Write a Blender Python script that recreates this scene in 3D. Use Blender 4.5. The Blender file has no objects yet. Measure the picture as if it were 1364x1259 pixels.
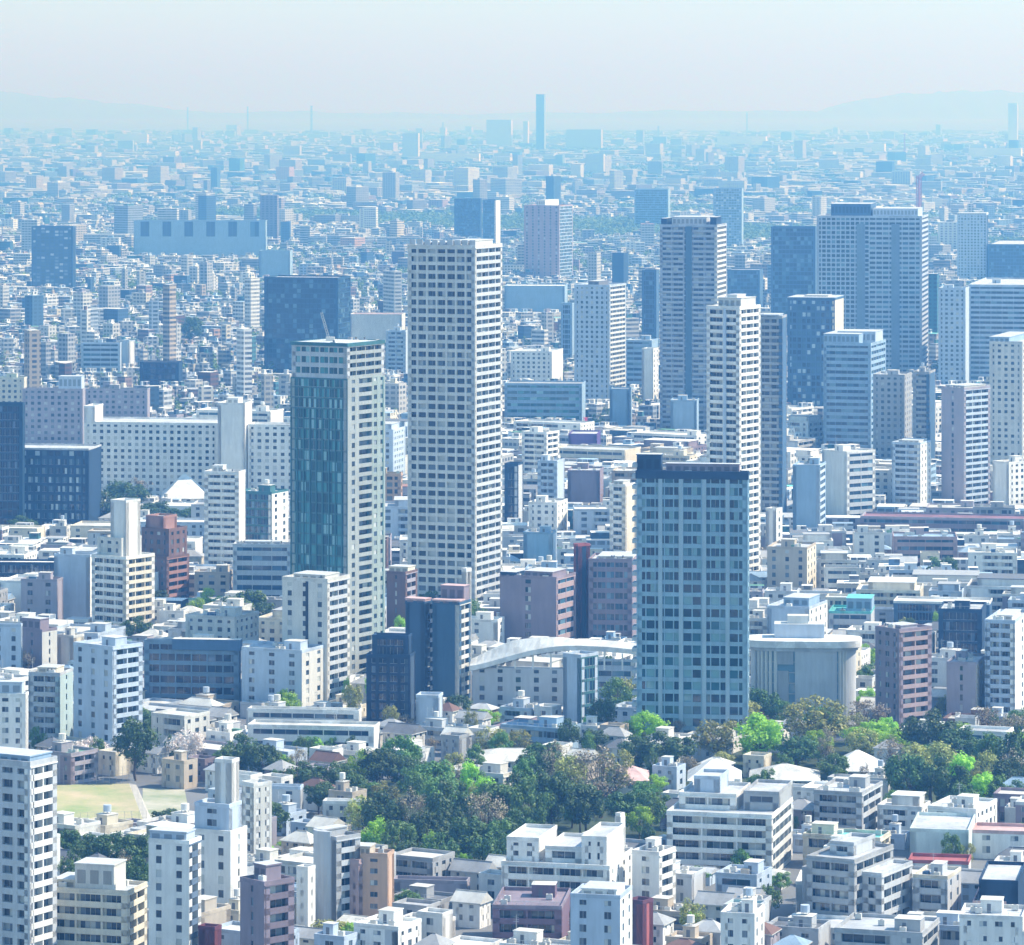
import bpy, math, random
from mathutils import Vector, Matrix
random.seed(7)
R = math.radians
sc = bpy.context.scene
col = sc.collection
# ---------------------------------------------------------------- camera
F, CX, YH, HC = 5690.0, 682.0, 138.0, 200.0      # focal length, centre column and horizon row of the photo, height of the viewpoint
cam_d = bpy.data.cameras.new('camera'); cam = bpy.data.objects.new('camera', cam_d); col.objects.link(cam)
cam.location = (0, 0, HC); cam.rotation_euler = (R(90), 0, 0)
cam_d.sensor_width = 36; cam_d.lens = F / 1364 * 36; cam_d.shift_y = -(629.5 - YH) / 1364
cam_d.clip_start = 5; cam_d.clip_end = 600000
sc.camera = cam
# ---------------------------------------------------------------- sky, sun, exposure
SUN_EL, SUN_AZ = 48.0, 82.0                      # azimuth clockwise from the view direction
w = bpy.data.worlds.new('World'); sc.world = w; w.use_nodes = True
nt = w.node_tree; bg = nt.nodes['Background']
sky = nt.nodes.new('ShaderNodeTexSky'); sky.sky_type = 'NISHITA'; sky.sun_disc = False
sky.sun_elevation = R(SUN_EL); sky.sun_rotation = R(SUN_AZ); sky.air_density = 0.8; sky.dust_density = 0.3; sky.ozone_density = 0.7; sky.altitude = 100
# sky colour dimmed by a blue tint towards the horizon, standing in for haze
tcw = nt.nodes.new('ShaderNodeTexCoord'); spw = nt.nodes.new('ShaderNodeSeparateXYZ'); nt.links.new(tcw.outputs['Generated'], spw.inputs[0])
mrw = nt.nodes.new('ShaderNodeMapRange'); mrw.inputs[1].default_value = 0; mrw.inputs[2].default_value = .22; nt.links.new(spw.outputs[2], mrw.inputs[0])
mw = nt.nodes.new('ShaderNodeMix'); mw.data_type = 'RGBA'; nt.links.new(mrw.outputs[0], mw.inputs[0]); mw.inputs[6].default_value = (.355, .455, .475, 1); mw.inputs[7].default_value = (.81, 1.01, 1.03, 1)
mm = nt.nodes.new('ShaderNodeMix'); mm.data_type = 'RGBA'; mm.blend_type = 'MULTIPLY'; mm.inputs[0].default_value = 1; nt.links.new(sky.outputs[0], mm.inputs[6]); nt.links.new(mw.outputs[2], mm.inputs[7])
nt.links.new(mm.outputs[2], bg.inputs[0]); bg.inputs[1].default_value = 0.15
sd = bpy.data.lights.new('sun', 'SUN'); sd.energy = 3.2; sd.angle = R(0.5); sd.color = (1, .97, .93)
sun = bpy.data.objects.new('sun', sd); col.objects.link(sun)
sv = Vector((math.sin(R(SUN_AZ)) * math.cos(R(SUN_EL)), math.cos(R(SUN_AZ)) * math.cos(R(SUN_EL)), math.sin(R(SUN_EL))))
sun.rotation_euler = sv.to_track_quat('Z', 'Y').to_euler(); sun.location = sv * 500
sc.view_settings.view_transform = 'Standard'; sc.view_settings.look = 'None'
sc.view_settings.exposure = 1.18; sc.view_settings.gamma = 1
sc.render.engine = 'CYCLES'
sc.cycles.max_bounces = 5; sc.cycles.diffuse_bounces = 3; sc.cycles.glossy_bounces = 2; sc.cycles.volume_bounces = 0
sc.cycles.use_denoising = True
sc.cycles.sample_clamp_indirect = 8
# ---------------------------------------------------------------- materials
def newmat(name, rough=.7, spec=.3):
    m = bpy.data.materials.new(name); m.use_nodes = True
    b = m.node_tree.nodes['Principled BSDF']; b.inputs['Roughness'].default_value = rough
    b.inputs['Specular IOR Level'].default_value = spec
    return m, m.node_tree, b
def N(nt, t, **kw):
    n = nt.nodes.new(t)
    for k, v in kw.items():
        if k.startswith('i_'): n.inputs[int(k[2:])].default_value = v
        else: setattr(n, k, v)
    return n
def math_(nt, op, a, b=None, c=None):
    n = nt.nodes.new('ShaderNodeMath'); n.operation = op
    for i, v in enumerate((a, b, c)):
        if v is None: continue
        if isinstance(v, (int, float)): n.inputs[i].default_value = v
        else: nt.links.new(v, n.inputs[i])
    return n.outputs[0]
def mixc(nt, fac, a, b, mode='MIX'):
    n = nt.nodes.new('ShaderNodeMix'); n.data_type = 'RGBA'; n.blend_type = mode
    for i, v in ((0, fac), (6, a), (7, b)):
        if isinstance(v, (int, float)): n.inputs[i].default_value = v
        elif isinstance(v, tuple): n.inputs[i].default_value = v
        else: nt.links.new(v, n.inputs[i])
    return n.outputs[2]
def noise(nt, scale, detail=3, vec=None, rough=.6):
    n = N(nt, 'ShaderNodeTexNoise'); n.inputs['Scale'].default_value = scale; n.inputs['Detail'].default_value = detail; n.inputs['Roughness'].default_value = rough
    if vec is not None: nt.links.new(vec, n.inputs['Vector'])
    return n.outputs[0]
def voro(nt, scale, vec):
    n = N(nt, 'ShaderNodeTexVoronoi'); n.distance = 'CHEBYCHEV'; n.inputs['Scale'].default_value = scale; nt.links.new(vec, n.inputs['Vector']); r = N(nt, 'ShaderNodeSeparateColor'); nt.links.new(n.outputs['Color'], r.inputs[0]); return r.outputs[0]
def remap(nt, v, a, b, c, d):
    n = N(nt, 'ShaderNodeMapRange'); nt.links.new(v, n.inputs[0])
    for i, x in zip((1, 2, 3, 4), (a, b, c, d)): n.inputs[i].default_value = x
    return n.outputs[0]
def make_wall():
    m, nt, b = newmat('painted_wall', .75, .25)
    at = N(nt, 'ShaderNodeAttribute', attribute_name='Col')
    tc = N(nt, 'ShaderNodeTexCoord'); mp = N(nt, 'ShaderNodeMapping'); nt.links.new(tc.outputs['Object'], mp.inputs[0])
    mp.inputs['Scale'].default_value = (1, 1, .12)
    streak = remap(nt, noise(nt, .9, 4, mp.outputs[0]), .3, .75, .84, 1.06)
    blot = remap(nt, noise(nt, .13, 3, tc.outputs['Object']), .3, .7, .9, 1.05)
    g = math_(nt, 'MULTIPLY', streak, blot)
    cc = N(nt, 'ShaderNodeCombineColor'); [nt.links.new(g, cc.inputs[i]) for i in range(3)]
    nt.links.new(mixc(nt, 1.0, at.outputs[0], cc.outputs[0], 'MULTIPLY'), b.inputs['Base Color'])
    return m
def make_roof():
    m, nt, b = newmat('roof_surface', .8, .2)
    at = N(nt, 'ShaderNodeAttribute', attribute_name='Col')
    tc = N(nt, 'ShaderNodeTexCoord')
    g = math_(nt, 'MULTIPLY', math_(nt, 'MULTIPLY', remap(nt, noise(nt, .5, 5, tc.outputs['Object'], .7), .3, .7, .78, 1.12), remap(nt, voro(nt, .22, tc.outputs['Object']), 0, 1, .82, 1.08)), remap(nt, noise(nt, .08, 2, tc.outputs['Object']), .35, .65, .85, 1.08))
    cc = N(nt, 'ShaderNodeCombineColor'); [nt.links.new(g, cc.inputs[i]) for i in range(3)]
    nt.links.new(mixc(nt, 1.0, at.outputs[0], cc.outputs[0], 'MULTIPLY'), b.inputs['Base Color'])
    return m
def make_glass(name, dark, mid, curtain, pc):
    m, nt, b = newmat(name, .07, .7)
    oi = N(nt, 'ShaderNodeObjectInfo'); ge = N(nt, 'ShaderNodeNewGeometry')
    r = math_(nt, 'FRACT', math_(nt, 'ADD', oi.outputs['Random'], ge.outputs['Random Per Island']))
    cr = N(nt, 'ShaderNodeValToRGB'); nt.links.new(r, cr.inputs[0]); e = cr.color_ramp.elements
    e[0].position = 0; e[0].color = (*[x * .6 for x in dark], 1); e[1].position = 1; e[1].color = (*curtain, 1)
    for p, c in ((1 - pc * 2.6, dark), (1 - pc * 2, mid), (1 - pc, mid), (1 - pc * .6, curtain)):
        q = e.new(max(.02, p)); q.color = (*c, 1)
    nt.links.new(cr.outputs[0], b.inputs['Base Color'])
    return m
def make_far():
    m, nt, b = newmat('distant_facade', .75, .2)
    at = N(nt, 'ShaderNodeAttribute', attribute_name='Col'); uv = N(nt, 'ShaderNodeUVMap', uv_map='UVMap')
    sp = N(nt, 'ShaderNodeSeparateXYZ'); nt.links.new(uv.outputs[0], sp.inputs[0])
    ge = N(nt, 'ShaderNodeNewGeometry'); rnd = ge.outputs['Random Per Island']
    fl = math_(nt, 'FRACT', math_(nt, 'DIVIDE', sp.outputs[1], 3.3))
    bw = math_(nt, 'ADD', 2.6, math_(nt, 'MULTIPLY', math_(nt, 'FRACT', math_(nt, 'MULTIPLY', rnd, 7.3)), 4.0))
    bb = math_(nt, 'FRACT', math_(nt, 'DIVIDE', sp.outputs[0], bw))
    a = math_(nt, 'MULTIPLY', math_(nt, 'GREATER_THAN', fl, .34), math_(nt, 'LESS_THAN', fl, .86))
    pier = math_(nt, 'MULTIPLY', math_(nt, 'FRACT', math_(nt, 'MULTIPLY', rnd, 13.7)), .5)
    c = math_(nt, 'GREATER_THAN', bb, pier)
    isw = math_(nt, 'GREATER_THAN', sp.outputs[1], .01)
    win = math_(nt, 'MULTIPLY', math_(nt, 'MULTIPLY', a, c), isw)
    nz = remap(nt, noise(nt, .11, 2, N(nt, 'ShaderNodeTexCoord').outputs['Object']), .35, .65, .55, 1.0)
    colr = mixc(nt, math_(nt, 'MULTIPLY', win, nz), at.outputs[0], (.03, .05, .08, 1))
    nt.links.new(colr, b.inputs['Base Color'])
    return m
def flat(name, c, rough=.7, sc_=1.0, amp=.25, c2=None):
    m, nt, b = newmat(name, rough, .3); tc = N(nt, 'ShaderNodeTexCoord')
    n = noise(nt, sc_, 4, tc.outputs['Object'])
    a = (*[x * (1 - amp) for x in c], 1); q = (*(c2 or [min(1, x * (1 + amp)) for x in c]), 1)
    nt.links.new(mixc(nt, remap(nt, n, .3, .7, 0, 1), a, q), b.inputs['Base Color'])
    return m
def make_leaf(name, c, c2, tr=.25):
    m, nt, b = newmat(name, .55, .3); ge = N(nt, 'ShaderNodeNewGeometry'); oi = N(nt, 'ShaderNodeObjectInfo')
    k = mixc(nt, ge.outputs['Random Per Island'], (*c, 1), (*c2, 1))
    hs = N(nt, 'ShaderNodeHueSaturation'); nt.links.new(k, hs.inputs['Color'])
    nt.links.new(remap(nt, oi.outputs['Random'], 0, 1, .75, 1.3), hs.inputs['Value'])
    nt.links.new(remap(nt, oi.outputs['Random'], 0, 1, .485, .515), hs.inputs['Hue'])
    nt.links.new(hs.outputs[0], b.inputs['Base Color'])
    t = N(nt, 'ShaderNodeBsdfTranslucent'); nt.links.new(hs.outputs[0], t.inputs[0])
    mx = N(nt, 'ShaderNodeMixShader', i_0=tr); nt.links.new(b.outputs[0], mx.inputs[1]); nt.links.new(t.outputs[0], mx.inputs[2])
    nt.links.new(mx.outputs[0], nt.nodes['Material Output'].inputs[0])
    return m
WALL, ROOF, FAR = make_wall(), make_roof(), make_far()
GL = {'dark': make_glass('window_glass', (.025, .045, .065), (.12, .16, .2), (.5, .52, .5), .17),
      'teal': make_glass('teal_glass', (.015, .10, .12), (.05, .24, .27), (.25, .45, .48), .18),
      'blue': make_glass('blue_glass', (.015, .05, .09), (.05, .13, .2), (.14, .25, .33), .13),
      'deep': make_glass('deep_teal_glass', (.008, .05, .075), (.02, .12, .16), (.2, .38, .42), .2),
      'navy': make_glass('navy_glass', (.008, .02, .045), (.015, .035, .07), (.1, .16, .24), .06),
      'pale': make_glass('pale_glass', (.12, .17, .22), (.25, .31, .37), (.6, .62, .62), .15),
      'lit': make_glass('speckled_glass', (.01, .03, .06), (.05, .12, .18), (.45, .55, .6), .28)}
LEAF = {'dark': make_leaf('evergreen_leaves', (.03, .075, .025), (.11, .19, .05), .18),
        'mid': make_leaf('green_leaves', (.06, .15, .04), (.18, .30, .07), .25),
        'bright': make_leaf('fresh_leaves', (.2, .42, .03), (.46, .68, .08), .4),
        'olive': make_leaf('olive_leaves', (.2, .23, .06), (.5, .5, .15), .3),
        'bare': make_leaf('bare_twigs', (.2, .16, .11), (.46, .39, .26), .18),
        'blossom': make_leaf('pale_blossom', (.6, .5, .48), (.82, .75, .7), .25)}
BARK = flat('bark', (.09, .07, .055), .9, 3)
METAL = flat('grey_metal', (.35, .37, .4), .45, 2, .15)
# ---------------------------------------------------------------- mesh building
class MB:
    def __init__(s): s.v = []; s.f = []; s.c = []; s.m = []; s.uv = []
    def quad(s, pts, c, m=0, uv=None):
        i = len(s.v); s.v += pts; s.f.append(tuple(range(i, i + len(pts)))); s.c.append(c); s.m.append(m)
        s.uv.append(uv)
    def obox(s, o, u, n, u0, u1, n0, n1, z0, z1, c, m=0, bottom=False, top=None):
        P = [(o[0] + u[0] * a + n[0] * b, o[1] + u[1] * a + n[1] * b, z) for z in (z0, z1) for a, b in ((u0, n0), (u1, n0), (u1, n1), (u0, n1))]
        i = len(s.v); s.v += P
        fs = [(0, 1, 5, 4), (1, 2, 6, 5), (2, 3, 7, 6), (3, 0, 4, 7), (4, 5, 6, 7)] + ([(3, 2, 1, 0)] if bottom else [])
        for q, k in enumerate(fs):
            s.f.append(tuple(i + x for x in k)); s.c.append(top if (top and q == 4) else c); s.m.append(m); s.uv.append(None)
    def box(s, x0, x1, y0, y1, z0, z1, c, m=0, bottom=False, top=None):
        s.obox((0, 0), (1, 0), (0, 1), x0, x1, y0, y1, z0, z1, c, m, bottom, top)
    def prism(s, pts, z0, z1, c, top=None, m=0):
        n = len(pts); i = len(s.v); s.v += [(x, y, z0) for x, y in pts] + [(x, y, z1) for x, y in pts]
        for a in range(n):
            b = (a + 1) % n; s.f.append((i + a, i + b, i + n + b, i + n + a)); s.c.append(c); s.m.append(m); s.uv.append(None)
        s.f.append(tuple(i + n + a for a in range(n))); s.c.append(top or c); s.m.append(m); s.uv.append(None)
    def tube(s, p, q, r0, r1, c, n=6, m=0):
        p, q = Vector(p), Vector(q); d = (q - p); 
        if d.length < 1e-6: return
        a = d.orthogonal().normalized(); b = d.normalized().cross(a); i = len(s.v)
        for (k, r) in ((p, r0), (q, r1)):
            for j in range(n):
                t = 2 * math.pi * j / n; x = k + a * math.cos(t) * r + b * math.sin(t) * r; s.v.append(tuple(x))
        for j in range(n):
            k = (j + 1) % n; s.f.append((i + j, i + k, i + n + k, i + n + j)); s.c.append(c); s.m.append(m); s.uv.append(None)
        s.f.append(tuple(i + n + j for j in range(n))); s.c.append(c); s.m.append(m); s.uv.append(None)
    def mesh(s, name, mats, uv=False):
        me = bpy.data.meshes.new(name); me.from_pydata(s.v, [], s.f)
        for m in mats: me.materials.append(m)
        if len(mats) > 1: me.polygons.foreach_set('material_index', s.m)
        ca = me.color_attributes.new('Col', 'FLOAT_COLOR', 'CORNER'); buf = []
        for f, c in zip(s.f, s.c): buf += [c[0], c[1], c[2], 1.0] * len(f)
        ca.data.foreach_set('color', buf)
        if uv:
            ul = me.uv_layers.new(name='UVMap'); b2 = []
            for f, u in zip(s.f, s.uv):
                for j in range(len(f)): b2 += (u[j] if u else (0.0, -1.0))
            ul.data.foreach_set('uv', b2)
        me.update(); return me
    def build(s, name, mats, parent=None, uv=False, loc=None):
        if not s.f: return None
        o = bpy.data.objects.new(name, s.mesh(name, mats if isinstance(mats, list) else [mats], uv)); col.objects.link(o)
        if parent is not None: o.parent = parent
        if loc: o.location = loc
        return o
def empty(name, loc, rz=0):
    o = bpy.data.objects.new(name, None); o.empty_display_size = 2; col.objects.link(o); o.location = loc; o.rotation_euler = (0, 0, rz); return o
def tag(o, label=None, cat=None, group=None, kind=None):
    if label: o['label'] = label
    if cat: o['category'] = cat
    if group: o['group'] = group
    if kind: o['kind'] = kind
    return o
def vary(c, a=.06):
    k = 1 + random.uniform(-a, a); return tuple(max(.002, min(.9, x * k)) for x in c)
# colours of paint and cladding
C = dict(dull=(.26, .14, .17), white=(.78, .77, .74), off=(.62, .61, .57), grey=(.38, .39, .4), lgrey=(.52, .54, .56), dgrey=(.16, .17, .19), lilac=(.36, .33, .37), mauve=(.27, .22, .26),
         beige=(.5, .43, .35), cream=(.68, .62, .5), tan=(.58, .39, .28), brown=(.19, .115, .10), red=(.42, .13, .13), terra=(.36, .2, .17), navy=(.02, .05, .10), blue=(.07, .14, .24),
         teal=(.06, .17, .19), sky=(.3, .42, .55), pink=(.62, .42, .4), green=(.13, .28, .2), turq=(.16, .52, .5), pblue=(.48, .56, .66), black=(.02, .025, .03), rose=(.42, .31, .31))
# facade styles: mode, floor height, bay width, pier share, spandrel share, depth, glass
ST = dict(grid=('g', 3.4, 3.4, .26, .36, .4, 'dark'), wide=('g', 3.5, 5.2, .2, .34, .45, 'dark'), punch=('g', 3.2, 3.7, .52, .5, .22, 'dark'),
          band=('g', 3.6, 7.5, .03, .5, .35, 'blue'), office=('g', 3.8, 3.0, .14, .42, .3, 'blue'), glass=('g', 3.6, 2.2, .07, .16, .12, 'teal'),
          navy=('g', 3.8, 2.4, .1, .2, .15, 'navy'), lit=('g', 4.0, 3.2, .3, .35, .3, 'lit'), fins=('g', 30, 3.2, .3, .03, .7, 'navy'), blue=('g', 3.7, 3.0, .09, .22, .15, 'blue'),
          balc=('b', 3.1, 6.4, .04, .36, 1.3, 'dark'), balcw=('b', 3.3, 9.0, .05, .33, 1.5, 'dark'), slot=('g', 3.2, 6.5, .72, .45, .2, 'dark'), pblue=('g', 3.6, 3.4, .2, .4, .25, 'pale'),
          blank=None, stair=('g', 3.1, 30, .9, .4, .2, 'dark'))
win_cache = {}
nwin = [0]
def facade(mb, W_, o, u, n, W, z0, z1, style, c, parapet=True):
    """frame of spandrels and piers proud of the core; W_ collects the window rectangles"""
    if isinstance(style, list):
        a = 0; tot = sum(q[0] for q in style)
        for q in style:
            b = a + q[0] / tot * W; cq = q[2] if len(q) > 2 else c
            facade(mb, W_, (o[0] + u[0] * a, o[1] + u[1] * a), u, n, b - a, z0, z1 + (q[3] if len(q) > 3 else 0), q[1], cq); a = b
        return
    if style is None or W < 1.5: 
        mb.obox(o, u, n, 0, W, -1.7, 0, z0, z1, c); return
    mode, fh, bw, pf, sf, dp, gl = style; DK = -1.65 if mode == 'g' else -dp - .3
    if mode == 'g': mb.obox(o, u, n, 0, W, -1.66, -dp - .02, z0, z1 - .3, c)
    nf = max(1, round((z1 - z0) / fh)); f = (z1 - z0) / nf; nb = max(1, round(W / bw)); b = W / nb
    top = min(.5, f * .2)
    c2 = tuple(x * .93 for x in c)
    if mode == 'g':
        for i in range(nf):
            mb.obox(o, u, n, 0, W, -.6, 0, z0 + i * f, z0 + i * f + sf * f, c2 if i % 2 else c, bottom=True)
        mb.obox(o, u, n, 0, W, -.6, .02, z1 - top, z1, c, bottom=True)
        e = b * pf
        for j in range(nb + 1):
            a0, a1 = max(0, j * b - e / 2), min(W, j * b + e / 2)
            if j == 0: a1 = max(a1, .35)
            if j == nb: a0 = min(a0, W - .35)
            mb.obox(o, u, n, a0, a1, -.6, .04, z0, z1 - top + .01, c)
        for i in range(nf):
            zz0 = z0 + i * f + sf * f; zz1 = z0 + (i + 1) * f if i < nf - 1 else z1 - top
            for j in range(nb):
                W_.append((o, u, n, j * b + e / 2, (j + 1) * b - e / 2, -dp + .03, zz0, zz1, gl))
    else:
        e = .22
        for j in range(nb + 1):
            a0, a1 = max(0, j * b - e), min(W, j * b + e)
            mb.obox(o, u, n, a0, a1, -dp - .3, -.08, z0, z1, c)
        for i in range(nf):
            za = z0 + i * f
            mb.obox(o, u, n, 0, W, -.14, 0, za - .25, za + sf * f, c, bottom=True)
            mb.obox(o, u, n, 0, W, -dp - .3, -.14, za - .2, za + .02, c2, bottom=True)
            for j in range(nb):
                m1 = j * b + b * .12; m2 = (j + 1) * b - b * .12; mm = (m1 + m2) / 2
                W_.append((o, u, n, m1, mm - .08, -dp + .03, za + .1, za + f * .8, gl)); W_.append((o, u, n, mm + .08, m2, -dp + .03, za + .1, za + f * .8, gl))
        mb.obox(o, u, n, 0, W, -dp - .3, .25, z1 - .3, z1, c, bottom=True)
def windows(root, W_, lst_parent, kpx, mbwall, mats, cap=100):
    """the largest windows as objects, the rest folded into one mesh"""
    gmap = {}
    indiv = []; rest = []
    for wd in W_:
        o, u, n, a0, a1, dn, z0, z1, gl = wd
        vis = (n == (0, -1) or n == (1, 0))
        if a1 - a0 < .15: continue
        wpx, hpx = (a1 - a0) * kpx, (z1 - z0) * kpx
        if vis and ((n == (0, -1) and wpx * hpx >= 46) or (n == (1, 0) and wpx * hpx >= 110)): indiv.append((wpx * hpx * (1 if n[1] else .3), z0, wd))
        else: rest.append(wd)
    indiv.sort(key=lambda t: (-round(t[0] / 20), -t[1]))
    over = [t[2] for t in indiv[cap:]]; indiv = indiv[:cap]
    for _, _, (o, u, n, a0, a1, dn, z0, z1, gl) in indiv:
        key = (round(a1 - a0, 2), round(z1 - z0, 2), gl)
        me = win_cache.get(key)
        if me is None:
            ww, hh = key[0], key[1]; m = MB()
            two = ww > 1.6
            xs = [0, ww / 2 - .04, ww / 2 + .04, ww] if two else [0, ww]
            for q in range(0, len(xs), 2): m.quad([(xs[q], 0, 0), (xs[q + 1], 0, 0), (xs[q + 1], 0, hh), (xs[q], 0, hh)], (.1, .1, .1), 0)
            if two: m.obox((0, 0), (1, 0), (0, -1), xs[1], xs[2], 0, .05, 0, hh, (.6, .6, .6), 1)
            m.obox((0, 0), (1, 0), (0, -1), 0, ww, 0, .1, 0, .08, (.6, .6, .6), 1)
            me = m.mesh('window', [GL[gl], METAL]); win_cache[key] = me
        ob = bpy.data.objects.new('window', me); col.objects.link(ob); ob.parent = root
        ob.location = (o[0] + u[0] * a0 + n[0] * dn, o[1] + u[1] * a0 + n[1] * dn, z0)
        if n == (1, 0): ob.rotation_euler = (0, 0, math.pi / 2)
        nwin[0] += 1
    def put(mb, lst, mi=None):
        for (o, u, n, a0, a1, dn, z0, z1, gl) in lst:
            P = [(o[0] + u[0] * a + n[0] * dn, o[1] + u[1] * a + n[1] * dn, z) for a, z in ((a0, z0), (a1, z0), (a1, z1), (a0, z1))]
            mb.quad(P, (.1, .1, .1), mi[gl] if mi else 0)
    if over and len(over) > 3:
        m = MB(); gls = sorted({x[8] for x in over}); put(m, over, {g: i for i, g in enumerate(gls)})
        ob = m.build('windows', [GL[g] for g in gls], root); ob['kind'] = 'stuff'
    else: rest += over
    gls = sorted({x[8] for x in rest}); mi = {g: len(mats) + i for i, g in enumerate(gls)}
    put(mbwall, rest, mi); mats += [GL[g] for g in gls]
def core(mb, x0, x1, y0, y1, z0, z1, sF, sR, sL, sB, c):
    i = lambda s: (max(max(q[1][5] if q[1] else .1 for q in s), .5) if isinstance(s, list) else s[5] if s else .5)
    mb.box(x0 + i(sL), x1 - i(sR), y0 + i(sF), y1 - i(sB), z0, z1 - .05, c)
def mass(mb, W_, x0, x1, y0, y1, z0, z1, sF, sR, c, cr=None, sL=None, sB=None):
    sL = sR if sL is None else sL; cr = cr or c
    core(mb, x0, x1, y0, y1, z0, z1, sF, sR, sL, None, c)
    facade(mb, W_, (x0, y0), (1, 0), (0, -1), x1 - x0, z0, z1, sF, c)
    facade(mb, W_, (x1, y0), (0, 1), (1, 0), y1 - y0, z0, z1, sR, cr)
    facade(mb, W_, (x0, y1), (0, -1), (-1, 0), y1 - y0, z0, z1, sL, c)
    facade(mb, W_, (x1, y1), (-1, 0), (0, 1), x1 - x0, z0, z1, None, c)
def flatroof(mb, x0, x1, y0, y1, z, c, rc, ph=.9):
    mb.box(x0 + .3, x1 - .3, y0 + .3, y1 - .3, z - .3, z + .06, rc)
    for a in ((x0 - .06, x1 + .06, y0 - .06, y0 + .3), (x0 - .06, x1 + .06, y1 - .3, y1 + .06)): mb.box(*a, z - .02, z + ph, c)
    for a in ((x0 - .058, x0 + .3, y0 + .3, y1 - .3), (x1 - .3, x1 + .058, y0 + .3, y1 - .3)): mb.box(*a, z - .02, z + ph, c)
def box_part(root, name, x0, x1, y0, y1, z0, z1, c, top=None, mat=None):
    m = MB(); m.box(x0, x1, y0, y1, z0, z1, c, top=top or c, bottom=True); return m.build(name, mat or WALL, root)
def rooftop(root, x0, x1, y0, y1, z, c, k, n=None):
    """stair house, water tank, air conditioners, aerial"""
    W, D = x1 - x0, y1 - y0
    if W < 7 or D < 6: return
    pw, pd = min(6, W * .34), min(5, D * .4)
    px = random.uniform(x0 + .8, x1 - pw - .8); py = random.uniform(y0 + .2 * D, y1 - pd - .6)
    p = MB(); p.box(px, px + pw, py, py + pd, z, z + 2.8, c, top=vary(C['lgrey'])); p.box(px - .15, px + pw + .15, py - .15, py + pd + .15, z + 2.8, z + 3.0, c, top=vary(C['off']))
    p.box(px + pw * .3, px + pw * .3 + .9, py - .03, py + .1, z + .06, z + 2.1, C['dgrey'])
    pen = p.build('penthouse', WALL, root)
    if k < 1.6: return
    if random.random() < .22:
        t = MB(); tx = px + pw * .5; ty = py + pd * .5; r = min(1.1, pw * .3)
        for q in (-1, 1):
            for s in (-1, 1): t.tube((tx + q * r * .6, ty + s * r * .6, z + 3), (tx + q * r * .6, ty + s * r * .6, z + 3.7), .08, .08, C['grey'], 4)
        t.tube((tx, ty, z + 3.6), (tx, ty, z + 5.3), r, r, vary(random.choice([C['white'], C['off'], C['pblue']])), 12); t.build('water_tank', WALL, pen)
    for j in range(random.randint(3, 7) if k > 2.9 else 2 if k > 2.4 else 1):
        ax, ay = random.uniform(x0 + 1, x1 - 2.2), random.uniform(y0 + 1, y1 - 1.6)
        if px - 1.6 < ax < px + pw + .4 and py - 1.2 < ay < py + pd + .4: continue
        a = MB(); a.box(ax, ax + 1.5, ay, ay + .9, z + .15, z + 1.4, vary(C['off'])); a.tube((ax + .75, ay + .45, z + 1.4), (ax + .75, ay + .45, z + 1.46), .36, .36, C['dgrey'], 8); a.build('air_conditioner', WALL, root)
    if k > 2.9 and W > 9 and random.random() < .6:
        f = MB(); 
        for q in range(int(W / 1.8)): f.box(x0 + .35 + q * 1.8, x0 + .41 + q * 1.8, y0 + .12, y0 + .18, z + .8, z + 1.7, C['lgrey'])
        f.box(x0 + .2, x1 - .2, y0 + .1, y0 + .18, z + 1.68, z + 1.76, C['lgrey']); f.build('railing', WALL, root)
    if k > 2.9 and random.random() < .5:
        f = MB(); a, b = random.uniform(x0 + 1, x1 - 3), random.uniform(y0 + 1, y1 - 2); f.box(a, a + random.uniform(1.5, 3), b, b + 1.4, z, z + random.uniform(.6, 1.6), vary(random.choice([C['grey'], C['off'], C['blue'], C['green'], C['beige']]))); f.tube((a + .5, b + .5, z + .4), (a + .5, y1 - .6, z + .4), .12, .12, C['lgrey'], 5); f.build('plant_unit', WALL, root)
    if random.random() < .3 and k > 2.4:
        t = MB(); t.tube((px + .5, py + .5, z + 2.9), (px + .5, py + .5, z + 6.5), .07, .05, C['lgrey'], 4)
        for q in range(3): t.tube((px - .2, py + .5, z + 5 + q * .5), (px + 1.2, py + .5, z + 5 + q * .5), .04, .04, C['lgrey'], 4)
        t.build('aerial', WALL, pen)
FOOT = []      # footprints in plan: cx, cy, rot, half w, half d
CLEAR = []     # what each building shows in the view: x0, x1, top, base, distance
def add_foot(cx, cy, th, w, d): FOOT.append((cx, cy, math.cos(th), math.sin(th), w / 2, d / 2, math.hypot(w, d) / 2))
def inside(px, py, ft, g):
    dx, dy = px - ft[0], py - ft[1]; a = dx * ft[2] - dy * ft[3]; b = dx * ft[3] + dy * ft[2]
    return abs(a) < ft[4] + g and abs(b) < ft[5] + g
def clash(cx, cy, th, w, d, g=1.2, lst=None):
    r = math.hypot(w, d) / 2; c, s = math.cos(th), math.sin(th); me = (cx, cy, c, s, w / 2, d / 2, r)
    pts = [(cx + a * w / 2 * c + b * d / 2 * s, cy - a * w / 2 * s + b * d / 2 * c) for a in (-1, 0, 1) for b in (-1, 0, 1)]
    for ft in (lst if lst is not None else FOOT):
        if (cx - ft[0]) ** 2 + (cy - ft[1]) ** 2 > (r + ft[6] + g) ** 2: continue
        if any(inside(x, y, ft, g) for x, y in pts): return True
        q = [(ft[0] + a * ft[4] * ft[2] + b * ft[5] * ft[3], ft[1] - a * ft[4] * ft[3] + b * ft[5] * ft[2]) for a in (-1, 0, 1) for b in (-1, 0, 1)]
        if any(inside(x, y, me, g) for x, y in q): return True
    return False
def ground(px, py):
    Y = F * HC / (py - YH); return (px - CX) * Y / F, Y
def proj(x, y, z): return CX + F * x / y, YH + F * (HC - z) / y
ANCH = []      # name phrase, x, y for describing the smaller houses
class Hero: pass
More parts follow.
